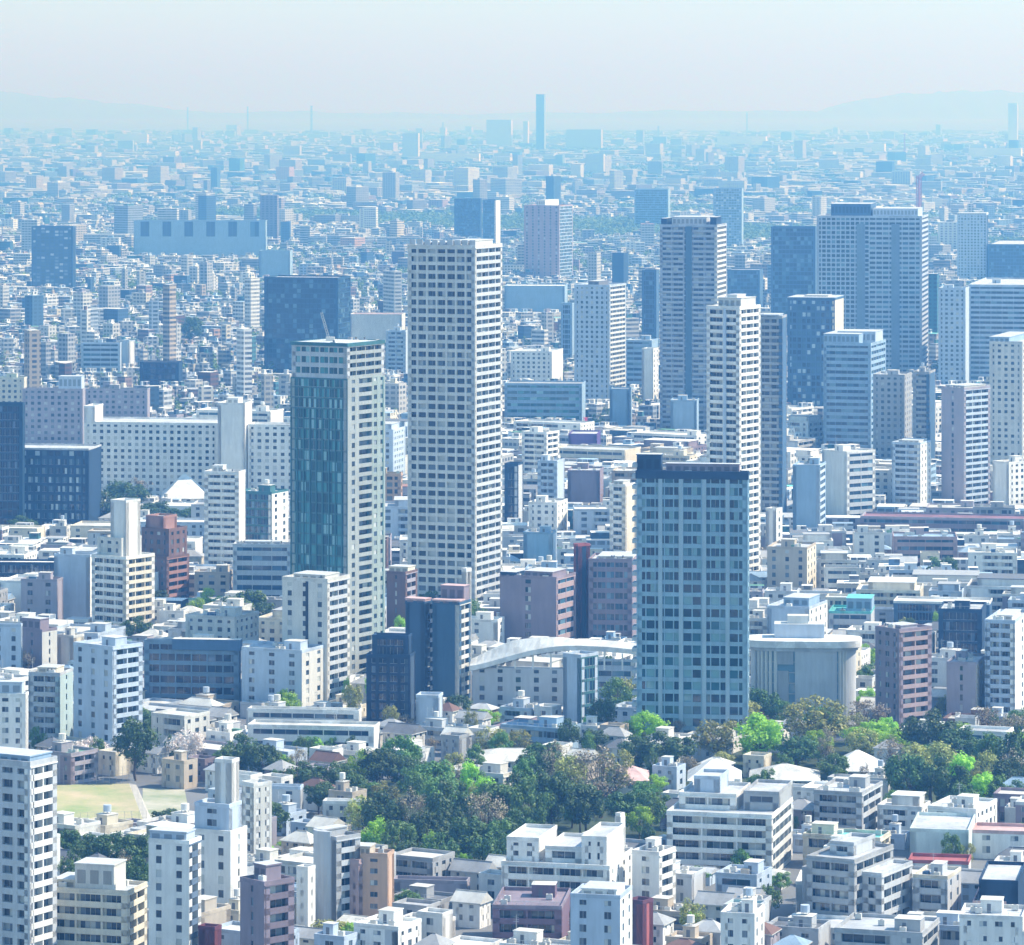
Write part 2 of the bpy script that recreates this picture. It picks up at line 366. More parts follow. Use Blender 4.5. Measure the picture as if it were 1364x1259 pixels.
def place(xl, xm, xr, yt, yb, th=None, depth=None, extra=6):
    """footprint and height of a block whose near corner, roof line and foot were read off the photograph"""
    Yc = F * HC / (yb + extra - YH); Xc = (xm - CX) * Yc / F
    t = (xm - CX) / F
    if th is None:
        if xr - xm < 2: th = math.atan(t)
        elif xm - xl < 2: th = math.pi / 2 + math.atan(t)
        else:
            a = (xr - xm) / max(1, xm - xl); th = min(R(70), max(R(8), math.atan(a * 1.0)))
    else: th = R(th)
    if xr - xm >= 2 and xm - xl >= 2: th = max(th, math.atan((xr - CX) / F) + R(4))
    c, s = math.cos(th), math.sin(th)
    tl = (xl - CX) / F; tr = (xr - CX) / F
    w = (Xc - tl * Yc) / (c + tl * s) if xm - xl >= 2 else (depth or 18)
    d = (tr * Yc - Xc) / (s - tr * c) if xr - xm >= 2 else (depth or min(22, max(9, w * .7)))
    d = min(d, depth or max(26, w * (.9 if xr - xm < 12 else 3)))
    h = HC - (yt - YH) * Yc / F
    # centre: corner is (w/2, -d/2) in local axes; local x -> (c,-s), local y -> (s,c)
    cx = Xc - (w / 2) * c + (d / 2) * s; cy = Yc + (w / 2) * s + (d / 2) * c
    return cx, cy, th, w, d, h, F / Yc
def hero(label, cat, geo, sF='grid', sR='grid', c='off', cr=None, roof='lgrey', th=None, depth=None, extra=6, ph=(), top=None, name=None, short=None, wings=(), plain=False, split=None, group=None, feet=True, glass=None):
    xl, xm, xr, yt, yb = geo
    cx, cy, t, w, d, h, k = place(xl, xm, xr, yt, yb, th, depth, extra)
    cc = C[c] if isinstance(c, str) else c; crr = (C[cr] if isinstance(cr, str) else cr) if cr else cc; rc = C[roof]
    g = lambda s: ST[s] if isinstance(s, str) else s
    def gg(s):
        s = g(s)
        return (*s[:6], glass) if (s and glass) else s
    root = empty(name or cat.replace(' ', '_'), (cx, cy, 0), -t); tag(root, label, cat, group)
    mb = MB(); W_ = []
    hh = h
    if split:      # upper part with other style: (px of line, styleF, styleR, colour)
        zs = HC - (split[0] - YH) / k; mass(mb, W_, -w / 2, w / 2, -d / 2, d / 2, 0, zs, gg(sF), gg(sR), cc, crr)
        c2 = C[split[3]]; mass(mb, W_, -w / 2 + .3, w / 2 - .3, -d / 2 + .3, d / 2 - .3, zs, h, g(split[1]), g(split[2]), c2, crr)
    else: mass(mb, W_, -w / 2, w / 2, -d / 2, d / 2, 0, h, gg(sF), gg(sR), cc, crr)
    for (fx0, fx1, fy0, fy1, ypx, s1, s2, wc) in wings:
        zz = HC - (ypx - YH) / k
        if zz < 1: continue
        a = (-w / 2 + fx0 * w, -w / 2 + fx1 * w, -d / 2 + fy0 * d, -d / 2 + fy1 * d)
        mass(mb, W_, *a, (h + .1 if (0 <= fy0 and fx0 >= 0 and fx1 <= 1 and fy1 <= 1) else 0), zz, g(s1), g(s2), C[wc])
        r = MB(); flatroof(r, *a, zz, C[wc], rc); r.build('upper_roof', ROOF, root)
    mats = [WALL]; windows(root, W_, root, k, mb, mats); mb.build('wall', mats, root)
    r = MB(); flatroof(r, -w / 2, w / 2, -d / 2, d / 2, h, C[top] if top else cc, rc, 1.2 if h > 40 else .9); r.build('roof', ROOF, root)
    for (fx0, fx1, fy0, fy1, hpx, pc) in ph:
        a = (-w / 2 + fx0 * w, -w / 2 + fx1 * w, -d / 2 + fy0 * d, -d / 2 + fy1 * d); z2 = h + hpx / k
        p = MB(); p.box(*a, h + .06, z2, C[pc], top=rc)
        n = max(2, int((a[1] - a[0]) / 2.5)); st_ = (a[1] - a[0]) / n
        for j in range(n): p.box(a[0] + (j + .18) * st_, a[0] + (j + .82) * st_, a[2] - .06, a[2] + .1, h + (z2 - h) * .3, h + (z2 - h) * .8, tuple(x * .5 for x in C[pc]))
        p.box(a[0] - .2, a[1] + .2, a[2] - .2, a[3] + .2, z2, z2 + .3, C[pc], top=rc); p.build('penthouse', WALL, root)
    if ph and k > 2.6 and not plain:
        for q in range(int(min(8, w / 4))):
            ax, ay = random.uniform(-w / 2 + 1, w / 2 - 3), random.choice([-d / 2 + 1.0, d / 2 - 2.2]); u_ = random.uniform(1.0, 2.2)
            a = MB(); a.box(ax, ax + u_, ay, ay + 1, h + .06, h + random.uniform(1, 1.9), vary(random.choice([C['off'], C['grey'], C['white']]))); a.tube((ax + u_ / 2, ay + .5, h + 1.0), (ax + u_ / 2, ay + .5, h + 2.0), .3, .3, C['dgrey'], 7); a.build('air_conditioner', WALL, root)
    if not ph and not wings and not plain: rooftop(root, -w / 2, w / 2, -d / 2, d / 2, h + .06, vary(cc), k)
    if feet: add_foot(cx, cy, t, w, d)
    CLEAR.append((xl, xr, yt, yb, cy - d / 2 * math.cos(t) - w / 2 * abs(math.sin(t))))
    if short: ANCH.append((short, cx, cy, xm, (yt + yb) / 2))
    H_ = Hero(); H_.root, H_.w, H_.d, H_.h, H_.k, H_.c = root, w, d, h, k, cc
    return H_
# ---------------------------------------------------------------- the buildings one can tell apart, near corner / roof / foot as in the photograph
# --- the tall towers
h = hero('very tall pale residential tower with an even grid of windows, tallest of the middle row', 'tower block', (543, 633, 669, 331, 812), ('g', 3.45, 4.3, .2, .4, 1.1, 'dark'), 'balc', 'off', 'lgrey', th=22, name='residential_tower', 
     ph=[(.12, .5, .2, .8, 6, 'grey'), (.55, .9, .1, .9, 9, 'off')], short='tallest pale tower')
for j in range(9):
    m = MB(); x = -h.w / 2 + (j + .5) * h.w / 9; m.box(x - 1.2, x + 1.2, -h.d / 2 + 1, -h.d / 2 + 1.4, h.h + 1.2, h.h + 3.2, C['lgrey']); m.build('roof_screen', WALL, h.root)
h = hero('green glass high-rise with a pale balcony flank and pale grey top storeys', 'tower block', (387, 463, 513, 462, 905), 'glass', [(.3, ST['slot']), (.35, ST['balc']), (.35, ST['punch'], (.3, .36, .34))], 'teal', (.33, .36, .35), th=30, name='glass_tower', split=(505, ('g', 3.5, 3.6, .12, .4, .3, 'teal'), 'balc', 'lgrey'),
     ph=[(.05, .95, .06, .9, 3, 'off')], short='green glass tower')
m = MB(); 
for q in range(9): m.box(-h.w / 2 + q * h.w / 9 + .1, -h.w / 2 + q * h.w / 9 + .5, -h.d / 2 - .35, -h.d / 2, 2, h.h - 22, C['teal'])
m.build('glass_fins', WALL, h.root)
h = hero('dark blue glass block with pale vertical fins and a dark navy top, beside the park', 'tower block', (848, 996, 998, 634, 985), ('g', 3.85, 2.9, .12, .34, .6, 'deep'), 'wide', (.28, .43, .53), th=None, depth=24, name='blue_grid_tower',
     ph=[(.0, .22, .05, .9, 26, 'navy'), (.26, .92, .2, .8, 14, 'mauve')], short='blue tower with pale fins', top='navy')
m = MB(); m.box(-h.w / 2 - .3, h.w / 2 + .3, -h.d / 2 - .6, -h.d / 2 + .5, h.h - 1.2, h.h + 1.3, C['navy']); m.build('dark_cornice', WALL, h.root)
for q, fx in enumerate((.215, .40, .61, .82)):
    m = MB(); x = -h.w / 2 + fx * h.w; m.box(x - .65, x + .65, -h.d / 2 - .5, -h.d / 2, 0, h.h - 1.2, (.36, .47, .54)); m.build('fin', WALL, h.root)
for q in range(26):
    m = MB(); z = 3.4 * q + 1; m.box(-h.w / 2 - 1.4, -h.w / 2 + .2, -h.d / 2 - .3, -h.d / 2 + 6, z, z + 1.2, (.4, .46, .5)); m.build('side_balcony', WALL, h.root)
h = hero('slim white residential tower striped with white balcony bands, behind the blue tower', 'tower block', (941, 985, 1013, 412, 762), 'balcw', 'balc', 'white', 'white', th=30, name='white_tower',
     ph=[(.3, .98, .1, .8, 14, 'off'), (.5, .8, .2, .6, 18, 'white')], short='slim white tower')
m = MB(); m.box(h.w * .02, h.w * .1, -h.d / 2 - .35, -h.d / 2, 0, h.h, C['pblue']); m.build('stair_strip', WALL, h.root)
hero('grey balcony tower standing against the back of the slim white tower', 'tower block', (1010, 1042, 1048, 424, 690), (*ST['balc'][:2], 5.5, .06, .3, 1.3, 'dark'), 'blank', 'grey', 'blue', th=12, name='balcony_tower', ph=[(0, .85, 0, 1, 4, 'pblue')], short='grey balcony tower')
h = hero('beige twin-ridged tower with dark corner shafts and a deep blue central recess', 'tower block', (879, 955, 968, 302, 575), [(.42, ST['balc']), (.14, ST['navy']), (.44, ST['balc'])], 'balc', (.36, .40, .46), 'off', th=12, name='recessed_tower', ph=[(.02, .12, .0, .5, 10, 'navy'), (.88, .99, 0, .5, 12, 'navy'), (.2, .8, .1, .9, 12, 'lgrey')], short='beige twin-ridged tower')
m = MB(); m.box(-h.w * .05, h.w * .06, -h.d / 2 - .3, -h.d / 2 + .1, 0, h.h, (.08, .14, .2)); m.build('recess', WALL, h.root)  # dark strip laid on the front, the shade of a recess put into its colour
h = hero('huge broad grey-blue office slab, widest tower on the skyline, with stacked upper floors', 'office tower', (1088, 1228, 1250, 290, 500), [(.5, (*ST['grid'][:6], 'blue')), (.5, ('g', 3.6, 4.5, .15, .5, .3, 'blue'))], 'band', (.46, .52, .58), (.5, .54, .6), th=10, depth=60, name='office_slab', ph=[(.12, .5, .2, .9, 17, 'blue'), (.52, .95, .2, .9, 11, 'pblue')], short='broad grey office slab')
for q in range(2):
    m = MB(); x = -h.w * (.12 - .33 * q); m.box(x, x + 6, -h.d / 2 - .5, -h.d / 2 + .1, 0, h.h * .96, (.2, .27, .34)); m.build('glass_strip', WALL, h.root)
hero('dark blue glass office slab adjoining the broad grey slab', 'office tower', (1027, 1086, 1088, 304, 450), 'blue', 'blank', 'blue', th=4, depth=40, name='office_slab', plain=True)
hero('plain blue office block with a pale roof band and bright speckled windows', 'office tower', (1049, 1112, 1124, 400, 545), 'lit', 'blank', 'blue', 'cream', th=14, name='office_block', ph=[(0, 1, 0, 1, 3, 'sky'), (.3, .8, .3, .7, 5, 'off')], short='speckled blue office block')
hero('light blue office block with broad horizontal window bands and a stepped crown', 'office tower', (1097, 1160, 1180, 460, 600), 'band', 'band', 'sky', 'sky', th=16, name='office_block', ph=[(.0, .75, .0, 1, 14, 'sky'), (.2, 1, .3, .8, 16, 'pblue')], short='light blue banded office')
hero('grey-green apartment tower split by a dark vertical slot, below the light blue office', 'apartment tower', (1163, 1205, 1216, 502, 615), 'punch', 'slot', 'grey', th=14, name='apartment_tower', short='slotted grey apartment tower')
hero('narrow grey apartment tower with deep balconies, half behind the slotted one', 'apartment tower', (1216, 1238, 1246, 498, 620), 'balc', 'blank', 'grey', 'blue', th=14, name='apartment_tower')
hero('grey apartment tower with jutting stacked balconies above the red roofed hall', 'apartment tower', (1254, 1284, 1319, 520, 672), 'stair', 'balc', 'lilac', 'pblue', th=42, name='apartment_tower', ph=[(.1, .9, .1, .9, 5, 'off')], short='grey jutting balcony tower')
hero('tall pale apartment tower at the picture edge with rows of small windows', 'apartment tower', (1318, 1362, 1392, 458, 630), 'punch', 'slot', 'off', th=18, name='apartment_tower', ph=[(.0, .6, 0, 1, 8, 'sky')])
hero('wide grey-blue office block with long dark ribbon windows behind the edge tower', 'office tower', (1290, 1380, 1400, 382, 510), 'band', 'band', 'pblue', th=12, name='office_block')
hero('pale gridded block beside the broad grey slab', 'office tower', (1250, 1286, 1292, 386, 515), 'punch', 'blank', 'pblue', th=12, name='office_block')
hero('pair-cored pinkish tower with a blue glass middle, standing alone behind the white tower tops', 'tower block', (698, 745, 763, 275, 372), 'slot', 'blue', 'rose', 'pblue', th=20, name='pink_tower', ph=[(.35, .6, 0, 1, 8, 'white')], short='pinkish twin tower')
hero('dark blue glass cube, darkest block behind the green glass tower', 'office tower', (352, 450, 467, 372, 500), 'blue', 'blue', (.03, .08, .14), th=12, depth=70, name='glass_block', plain=True, short='dark blue glass cube')
hero('dark framed office block with pale inner bays, alone among low far houses', 'office tower', (42, 97, 101, 303, 384), 'wide', 'blank', 'blue', 'navy', th=6, depth=50, name='office_block', glass='pale', plain=True, short='dark framed far block')
hero('dark far block with a pale vertical stripe, just above the tallest pale tower', 'office tower', (605, 640, 642, 266, 318), 'navy', 'blank', 'navy', th=4, depth=60, name='office_block', plain=True)
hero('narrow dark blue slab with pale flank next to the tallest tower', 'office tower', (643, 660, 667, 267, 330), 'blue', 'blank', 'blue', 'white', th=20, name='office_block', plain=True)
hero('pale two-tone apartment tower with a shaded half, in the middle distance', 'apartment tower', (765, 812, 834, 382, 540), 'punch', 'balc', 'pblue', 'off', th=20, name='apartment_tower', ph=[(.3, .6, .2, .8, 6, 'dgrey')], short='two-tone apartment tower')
hero('thin blue apartment slab leaning close to the two-tone tower', 'apartment tower', (747, 762, 765, 406, 480), 'blue', 'blank', 'sky', th=12, name='apartment_tower', plain=True)
hero('narrow dark blue slab tucked beside the beige twin-ridged tower', 'office tower', (855, 874, 878, 362, 470), 'blue', 'blank', 'blue', th=10, name='office_block', plain=True)
hero('low wide dark blue block between the beige tower and the broad slab', 'office tower', (969, 1012, 1018, 361, 412), 'blue', 'blank', 'blue', th=8, depth=40, name='office_block', plain=True)
hero('blue wall building behind the bright window of the white tower, half hidden', 'office tower', (832, 868, 877, 455, 520), 'band', 'blank', 'sky', th=12, name='office_block')
hero('white windowless slab standing upright under the dark slab', 'apartment tower', (855, 870, 877, 466, 540), 'blank', 'slot', 'white', th=20, name='apartment_tower', plain=True)
hero('tall narrow far tower with dark edges and a pale middle, top right skyline', 'office tower', (1275, 1314, 1319, 287, 375), 'punch', 'blank', 'pblue', 'navy', th=8, name='office_tower', ph=[(0, 1, 0, 1, 3, 'white')], plain=True)
hero('dark blue long block at the picture edge behind the gridded one', 'office tower', (1316, 1380, 1400, 327, 376), 'blue', 'blank', 'blue', th=8, name='office_block', plain=True)
hero('grey-blue far block above the broad office slab', 'office tower', (845, 890, 894, 253, 300), 'blue', 'blank', 'sky', th=5, name='office_block', plain=True)
hero('pale boxy far block just right of the beige twin-ridged tower top', 'office tower', (950, 988, 992, 252, 330), 'pblue', 'blank', 'sky', th=5, name='office_block', plain=True)
hero('flat wide far building with tall slanted piers and dark openings', 'office building', (178, 354, 356, 295, 342), 'blank', 'blank', 'sky', th=3, depth=60, split=(316, ('g', 40, 28, .6, .03, .7, 'blue'), 'blank', 'sky'), name='depot_building', plain=True, short='far pier-fronted building')
hero('white upright far slab below the wooded hump', 'office building', (160, 172, 180, 455, 492), 'blank', 'blank', 'pblue', 'white', th=30, name='office_block', plain=True)
hero('pale office block with three dark window bands and a bright end wall', 'office building', (108, 160, 162, 458, 498), 'band', 'blank', 'pblue', th=5, name='office_block')
hero('far block with pale stacked balconies left of the tallest pale tower', 'apartment block', (514, 540, 544, 442, 500), 'balc', 'blank', 'pblue', th=12, name='apartment_block')
hero('blue plain far block on the pale roofs at middle distance', 'office building', (345, 386, 390, 335, 372), 'blank', 'blank', 'sky', th=8, name='office_block', plain=True)
hero('pink-roofed low far hall behind the crane', 'hall', (466, 535, 540, 420, 460), 'blank', 'blank', 'off', roof='pink', th=5, name='low_hall', plain=True)
hero('dark brown-blue low block among the far roofs', 'office building', (186, 238, 243, 484, 516), 'navy', 'blank', 'navy', th=5, name='office_block', plain=True)
hero('broad pale blue far hall with a flat white roof right of the tallest tower', 'hall', (672, 752, 756, 382, 418), 'blank', 'blank', 'sky', roof='white', th=4, name='low_hall', plain=True)
hero('long blue hall with a pale eave and dark wall below the two-tone tower', 'hall', (672, 775, 780, 513, 565), 'band', 'blank', 'sky', roof='grey', th=6, name='low_hall', plain=True, glass='teal')
hero('white boxy building with roof plant beside the long blue hall', 'office building', (680, 735, 750, 470, 512), 'punch', 'blank', 'white', th=12, name='office_block')
hero('grey concrete block with blank front below the two-tone tower', 'office building', (812, 838, 842, 520, 570), 'blank', 'blank', 'sky', th=8, name='office_block', plain=True)
hero('blue-mauve square block tucked under the beige twin-ridged tower', 'office building', (893, 928, 931, 535, 580), 'blank', 'blank', 'sky', th=5, name='office_block')
# --- left middle
h = hero('long white hotel slab with rows of small dark windows', 'hotel', (112, 290, 385, 566, 662), 'punch', 'punch', 'white', 'white', th=9, depth=34, name='hotel_slab', short='long white hotel', wings=[(.0, .08, 0, .5, 545, 'blank', 'blank', 'white')], plain=True, glass='dark')
m = MB(); 
hero('windowless white stair tower rising in the middle of the hotel', 'hotel', (290, 326, 336, 540, 668), 'blank', 'blank', 'white', 'white', th=9, name='hotel_core', ph=[(.3, .7, .2, .8, 8, 'white')], plain=True)
hero('continuing white hotel wing with dark windows behind the green glass tower', 'hotel', (330, 392, 400, 568, 668), 'punch', 'blank', 'white', th=9, name='hotel_wing', plain=True)
hero('lilac-grey gridded block split by a blue glass strip', 'office building', (30, 110, 114, 520, 600), 'punch', 'blank', 'lilac', th=5, name='office_block', ph=[(.6, .98, 0, 1, 18, 'pblue')], short='lilac gridded block')
hero('grey gridded block with a planted roof behind the hotel', 'office building', (114, 196, 200, 520, 570), 'punch', 'blank', 'lilac', roof='green', th=5, name='office_block')
hero('beige gridded building at the picture edge above the dark office', 'office building', (-30, 32, 36, 505, 580), 'punch', 'blank', 'cream', roof='green', th=5, name='office_block')
h = hero('dark navy office block with a chequer of lit square windows', 'office building', (0, 118, 135, 600, 702), 'lit', 'blank', 'navy', 'navy', th=8, name='dark_office', short='dark navy office block', top='lgrey', plain=True)
hero('navy lift tower rising behind the dark office', 'office building', (-30, 30, 33, 540, 706), 'navy', 'blank', (.02, .06, .11), th=5, name='lift_tower', plain=True)
hero('white apartment block of nine rows with dark corner openings beside the hotel', 'apartment block', (272, 318, 327, 632, 760), (*ST['balc'][:2], 8, .1, .45, 1, 'dark'), 'blank', 'white', th=12, name='apartment_block', ph=[(.2, .5, .2, .7, 10, 'white')], short='white apartment block by the hotel')
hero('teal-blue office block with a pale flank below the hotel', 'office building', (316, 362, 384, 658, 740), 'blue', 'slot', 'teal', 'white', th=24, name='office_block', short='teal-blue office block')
hero('grey office block with long window bands beside the green glass tower', 'office building', (310, 388, 392, 728, 800), 'band', 'blank', 'lgrey', th=5, name='office_block', ph=[(.2, .8, .2, .8, 5, 'lgrey')], short='grey banded office')
h = hero('brick-red stepped apartment building with dark front and terracotta flank', 'apartment block', (170, 222, 252, 745, 800), 'punch', 'balc', 'brown', 'terra', th=30, name='brick_building', wings=[(.3, 1.0, .1, .9, 708, 'punch', 'punch', 'brown'), (.35, .8, .2, .8, 692, 'blank', 'blank', 'terra')], short='brick-red stepped building')
hero('white stepped apartment block climbing to a tall stair tower', 'apartment block', (122, 168, 206, 745, 838), 'balc', 'balc', 'white', 'cream', th=35, name='stepped_block', wings=[(.0, .7, .2, .9, 722, 'punch', 'slot', 'off'), (.3, .75, .3, .8, 672, 'blank', 'blank', 'white')], short='white stepped block')
hero('small grey apartment block in front of the brick-red building', 'apartment block', (185, 210, 214, 765, 800), 'slot', 'slot', 'lgrey', th=10, name='apartment_block')
h = hero('low sports hall with a broad white pitched roof and dark glass front', 'hall', (-20, 84, 90, 752, 775), 'navy', 'blank', 'navy', roof='white', th=3, name='sports_hall', plain=True, short='white-roofed sports hall', depth=42)
hero('pale blue blank-walled building with slanted flank beside the sports hall', 'apartment block', (72, 120, 130, 742, 825), 'blank', 'slot', 'pblue', 'white', th=14, name='apartment_block')
hero('lilac apartment block with a recessed dark bay behind the slab flats', 'apartment block', (28, 76, 84, 775, 830), 'slot', 'blank', 'lilac', th=10, name='apartment_block')
hero('pale blue slab of flats at the picture edge', 'apartment block', (-12, 28, 30, 835, 905), 'slot', 'blank', 'pblue', th=5, name='apartment_block')
hero('brown-grey block with dark brown top box', 'apartment block', (29, 56, 76, 842, 895), 'stair', 'stair', 'mauve', 'off', th=35, name='apartment_block', ph=[(0, .9, 0, .6, 16, 'mauve')])
hero('beige low block beside the brown-grey one', 'apartment block', (76, 98, 112, 850, 890), 'blank', 'blank', 'off', 'cream', th=30, name='apartment_block')
h = hero('tall pale slab of flats with a deep shaded central stairwell', 'apartment block', (98, 150, 190, 865, 1003), 'slot', 'balc', 'pblue', 'pblue', th=40, name='slab_flats', short='tall pale slab of flats')
hero('green-grey apartment block with rounded dark balconies, beside the pale slab', 'apartment block', (38, 80, 97, 900, 990), 'balc', 'stair', 'lgrey', (.4, .5, .5), th=14, name='apartment_block', ph=[(.2, .8, .2, .8, 8, 'cream')], short='green-grey balcony block')
hero('white apartment block at the picture edge with a white corner pier', 'apartment block', (-20, 34, 38, 928, 1020), 'punch', 'blank', 'white', th=5, name='apartment_block', ph=[(.1, .9, .1, .9, 18, 'pblue')], short='white edge block')
h = hero('low broad dark glass office with a slanting roof edge and pale inner bays', 'office building', (192, 318, 321, 858, 940), (*ST['wide'][:2], 5, .08, .35, .5, 'navy'), 'blank', (.16, .24, .32), th=None, depth=22, name='glass_office', plain=True, short='dark glass office')
m = MB(); m.box(-h.w * .2, h.w / 2 + .5, -h.d / 2 - .5, h.d / 2, h.h - 2.2, h.h + 1.4, C['blue'], top=C['off']); m.build('upper_storey', WALL, h.root)
hero('blue-grey flat building with two broad window bays beside the dark glass office', 'office building', (322, 402, 432, 870, 950), 'slot', 'slot', 'pblue', 'off', th=25, name='office_building', short='blue-grey flat building')
h = hero('beige apartment tower with one dark vertical joint, in front of the green glass tower', 'apartment tower', (376, 436, 466, 776, 942), 'slot', 'balc', 'off', 'lgrey', th=26, name='apartment_tower', ph=[(.2, .9, .1, .7, 8, 'off')], short='beige tower with dark joint')
m = MB(); m.box(h.w * .02, h.w * .08, -h.d / 2 - .15, -h.d / 2 + .1, 0, h.h, C['black']); m.build('joint', WALL, h.root)
# --- centre middle
h = hero('dark navy rounded-top apartment block', 'apartment block', (488, 546, 553, 876, 968), (3.1 and 'g', 3.1, 4, .3, .3, .2, 'navy'), 'blank', (.018, .035, .07), (.05, .08, .12), th=10, name='navy_block', wings=[(.12, .95, .1, .8, 851, 'navy', 'blank', 'navy')], short='navy round-topped block', top='navy')
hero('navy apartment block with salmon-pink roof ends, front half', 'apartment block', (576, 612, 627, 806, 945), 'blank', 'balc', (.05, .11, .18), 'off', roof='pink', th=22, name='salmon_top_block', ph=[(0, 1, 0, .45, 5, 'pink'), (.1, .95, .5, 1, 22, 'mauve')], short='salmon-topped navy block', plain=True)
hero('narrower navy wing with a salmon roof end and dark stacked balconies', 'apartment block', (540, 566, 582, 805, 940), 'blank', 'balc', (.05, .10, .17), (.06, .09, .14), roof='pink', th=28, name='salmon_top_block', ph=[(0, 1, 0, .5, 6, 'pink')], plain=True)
hero('thin bright white chimney-like stair shaft beside the salmon-topped block', 'apartment block', (615, 621, 628, 762, 935), 'blank', 'blank', 'white', 'white', th=40, name='stair_shaft', plain=True)
hero('dark brown slim block between the green glass tower and the salmon-topped one', 'apartment block', (515, 540, 556, 765, 850), 'stair', 'balc', 'brown', 'lilac', th=22, name='apartment_block', ph=[(0, 1, .2, .8, 8, 'cream')], short='slim dark brown block')
hero('grey-green narrow slab behind the tallest pale tower', 'office building', (672, 690, 697, 620, 700), 'navy', 'blank', 'navy', 'lgrey', th=15, name='office_block', plain=True)
hero('mauve brick apartment building with a sunlit pinkish flank', 'apartment block', (666, 741, 767, 772, 862), 'stair', 'band', 'mauve', 'rose', th=24, name='mauve_building', ph=[(0, .28, 0, .5, 6, 'navy'), (.4, .9, .1, .8, 8, 'mauve')], short='mauve brick building')
hero('narrow tower with a red flank and navy side between the two mauve buildings', 'office building', (764, 770, 786, 728, 850), 'blank', 'blank', 'red', 'navy', th=62, name='red_flank_block', plain=True, short='red-flanked tower')
hero('broad mauve office building with ribbon windows left of the blue tower', 'office building', (784, 842, 850, 748, 855), 'office', 'blank', 'mauve', th=8, name='mauve_office', short='mauve office', ph=[(.2, 1, .1, .9, 5, 'off')])
hero('narrow pale apartment tower with stacked balconies behind the mauve office', 'apartment tower', (812, 833, 846, 648, 740), 'balc', 'blank', 'white', 'cream', th=25, name='apartment_tower', ph=[(.2, .8, .1, .8, 6, 'off')])
hero('white office block with small square windows in the crowd of low roofs', 'office building', (704, 742, 756, 672, 718), 'punch', 'slot', 'white', th=14, name='office_block')
hero('mauve-grey squat block among white buildings', 'office building', (756, 799, 804, 629, 672), 'blank', 'blank', 'mauve', th=6, name='office_block')
hero('blue-teal plain block below the white office block', 'office building', (697, 736, 742, 712, 760), 'blank', 'blank', 'sky', 'pblue', th=10, name='office_block')
hero('purple-walled low block beneath a small red mast', 'office building', (757, 795, 801, 580, 600), 'blank', 'blank', (.13, .08, .25), th=6, name='purple_block', plain=True, short='purple-walled block')
hero('pale blue apartment slab between tall towers', 'apartment block', (716, 742, 752, 616, 680), 'balc', 'blank', 'pblue', th=15, name='apartment_block')
hero('white cluster block with many ledges behind the mauve squat block', 'apartment block', (695, 728, 745, 578, 640), 'balc', 'balc', 'white', th=28, name='apartment_block')
hero('slim blue slab with bright end standing in front of the curved white roof', 'office building', (750, 774, 797, 876, 970), 'blank', 'blue', 'pblue', 'teal', th=40, name='slim_slab', short='slim blue slab', plain=True)
# --- right middle
hero('bright white-blue apartment tower with a sunlit edge above the red roofed hall', 'apartment tower', (1188, 1226, 1240, 592, 675), 'balc', 'slot', 'pblue', 'white', th=24, name='apartment_tower', ph=[(.2, .9, .1, .9, 4, 'white')])
hero('plain blue block left of the white-grey office', 'office building', (1056, 1092, 1100, 622, 710), 'blank', 'balc', 'sky', 'pblue', th=12, name='office_block')
hero('white and grey office with a bright flat roof below the light blue office', 'office building', (1095, 1128, 1166, 604, 690), 'blank', 'band', 'white', 'lgrey', th=52, name='office_block', short='white and grey office')
hero('tall white apartment block at the picture edge with a blank bright end', 'apartment tower', (1322, 1344, 1372, 618, 678), 'blank', 'punch', 'white', 'white', th=50, name='apartment_tower')
hero('small beige block in front of the slim white tower foot', 'apartment block', (1022, 1075, 1087, 732, 790), 'slot', 'slot', 'beige', 'cream', th=14, name='apartment_block')
hero('white narrow block beside the foot of the slim white tower', 'apartment block', (1020, 1034, 1042, 680, 735), 'blank', 'slot', 'white', th=28, name='apartment_block')
h = hero('low long hall with a faded red-purple roof', 'hall', (1146, 1364, 1400, 694, 712), 'band', 'blank', 'mauve', roof='dull', th=None, depth=22, name='red_roof_hall', plain=True, short='red-roofed long hall', top='lilac')
hero('turquoise-roofed low building with a blue box on top', 'office building', (1104, 1160, 1166, 818, 842), 'band', 'blank', 'lgrey', roof='turq', th=None, depth=20, name='turquoise_roof_building', ph=[(.4, 1, .2, .9, 18, 'sky')], short='turquoise-roofed building', top='turq')
hero('white boxy building rising behind the drum-shaped hall', 'office building', (1022, 1078, 1102, 812, 870), 'blank', 'slot', 'pblue', 'white', th=20, name='white_box_building', ph=[(.3, .9, .2, .8, 12, 'sky')])
h = hero('brown-mauve apartment tower with stacked window strips beside the park', 'apartment tower', (1166, 1198, 1241, 842, 975), 'punch', 'balc', 'mauve', 'rose', th=52, name='brown_tower', ph=[(.2, .8, .2, .7, 6, 'lilac')], short='brown-mauve tower')
hero('grey-beige plain block between the brown-mauve tower and the white flats', 'apartment block', (1261, 1300, 1314, 886, 960), 'stair', 'slot', 'lilac', 'beige', th=15, name='apartment_block', short='grey-beige block')
hero('white apartment tower with barred balconies at the picture edge', 'apartment tower', (1312, 1352, 1372, 830, 960), 'balc', 'stair', 'pblue', 'white', th=16, name='apartment_tower', ph=[(.3, .8, .2, .8, 6, 'off')], short='white edge apartment tower')
hero('long low dark building with a bright roof edge behind the brown-mauve tower', 'office building', (1190, 1318, 1322, 806, 838), 'navy', 'blank', 'blue', roof='white', th=None, depth=16, name='long_building', top='white', plain=True)
hero('dark blue block behind the grey-beige one', 'office building', (1250, 1308, 1314, 815, 880), 'navy', 'blank', 'navy', th=6, name='office_block')
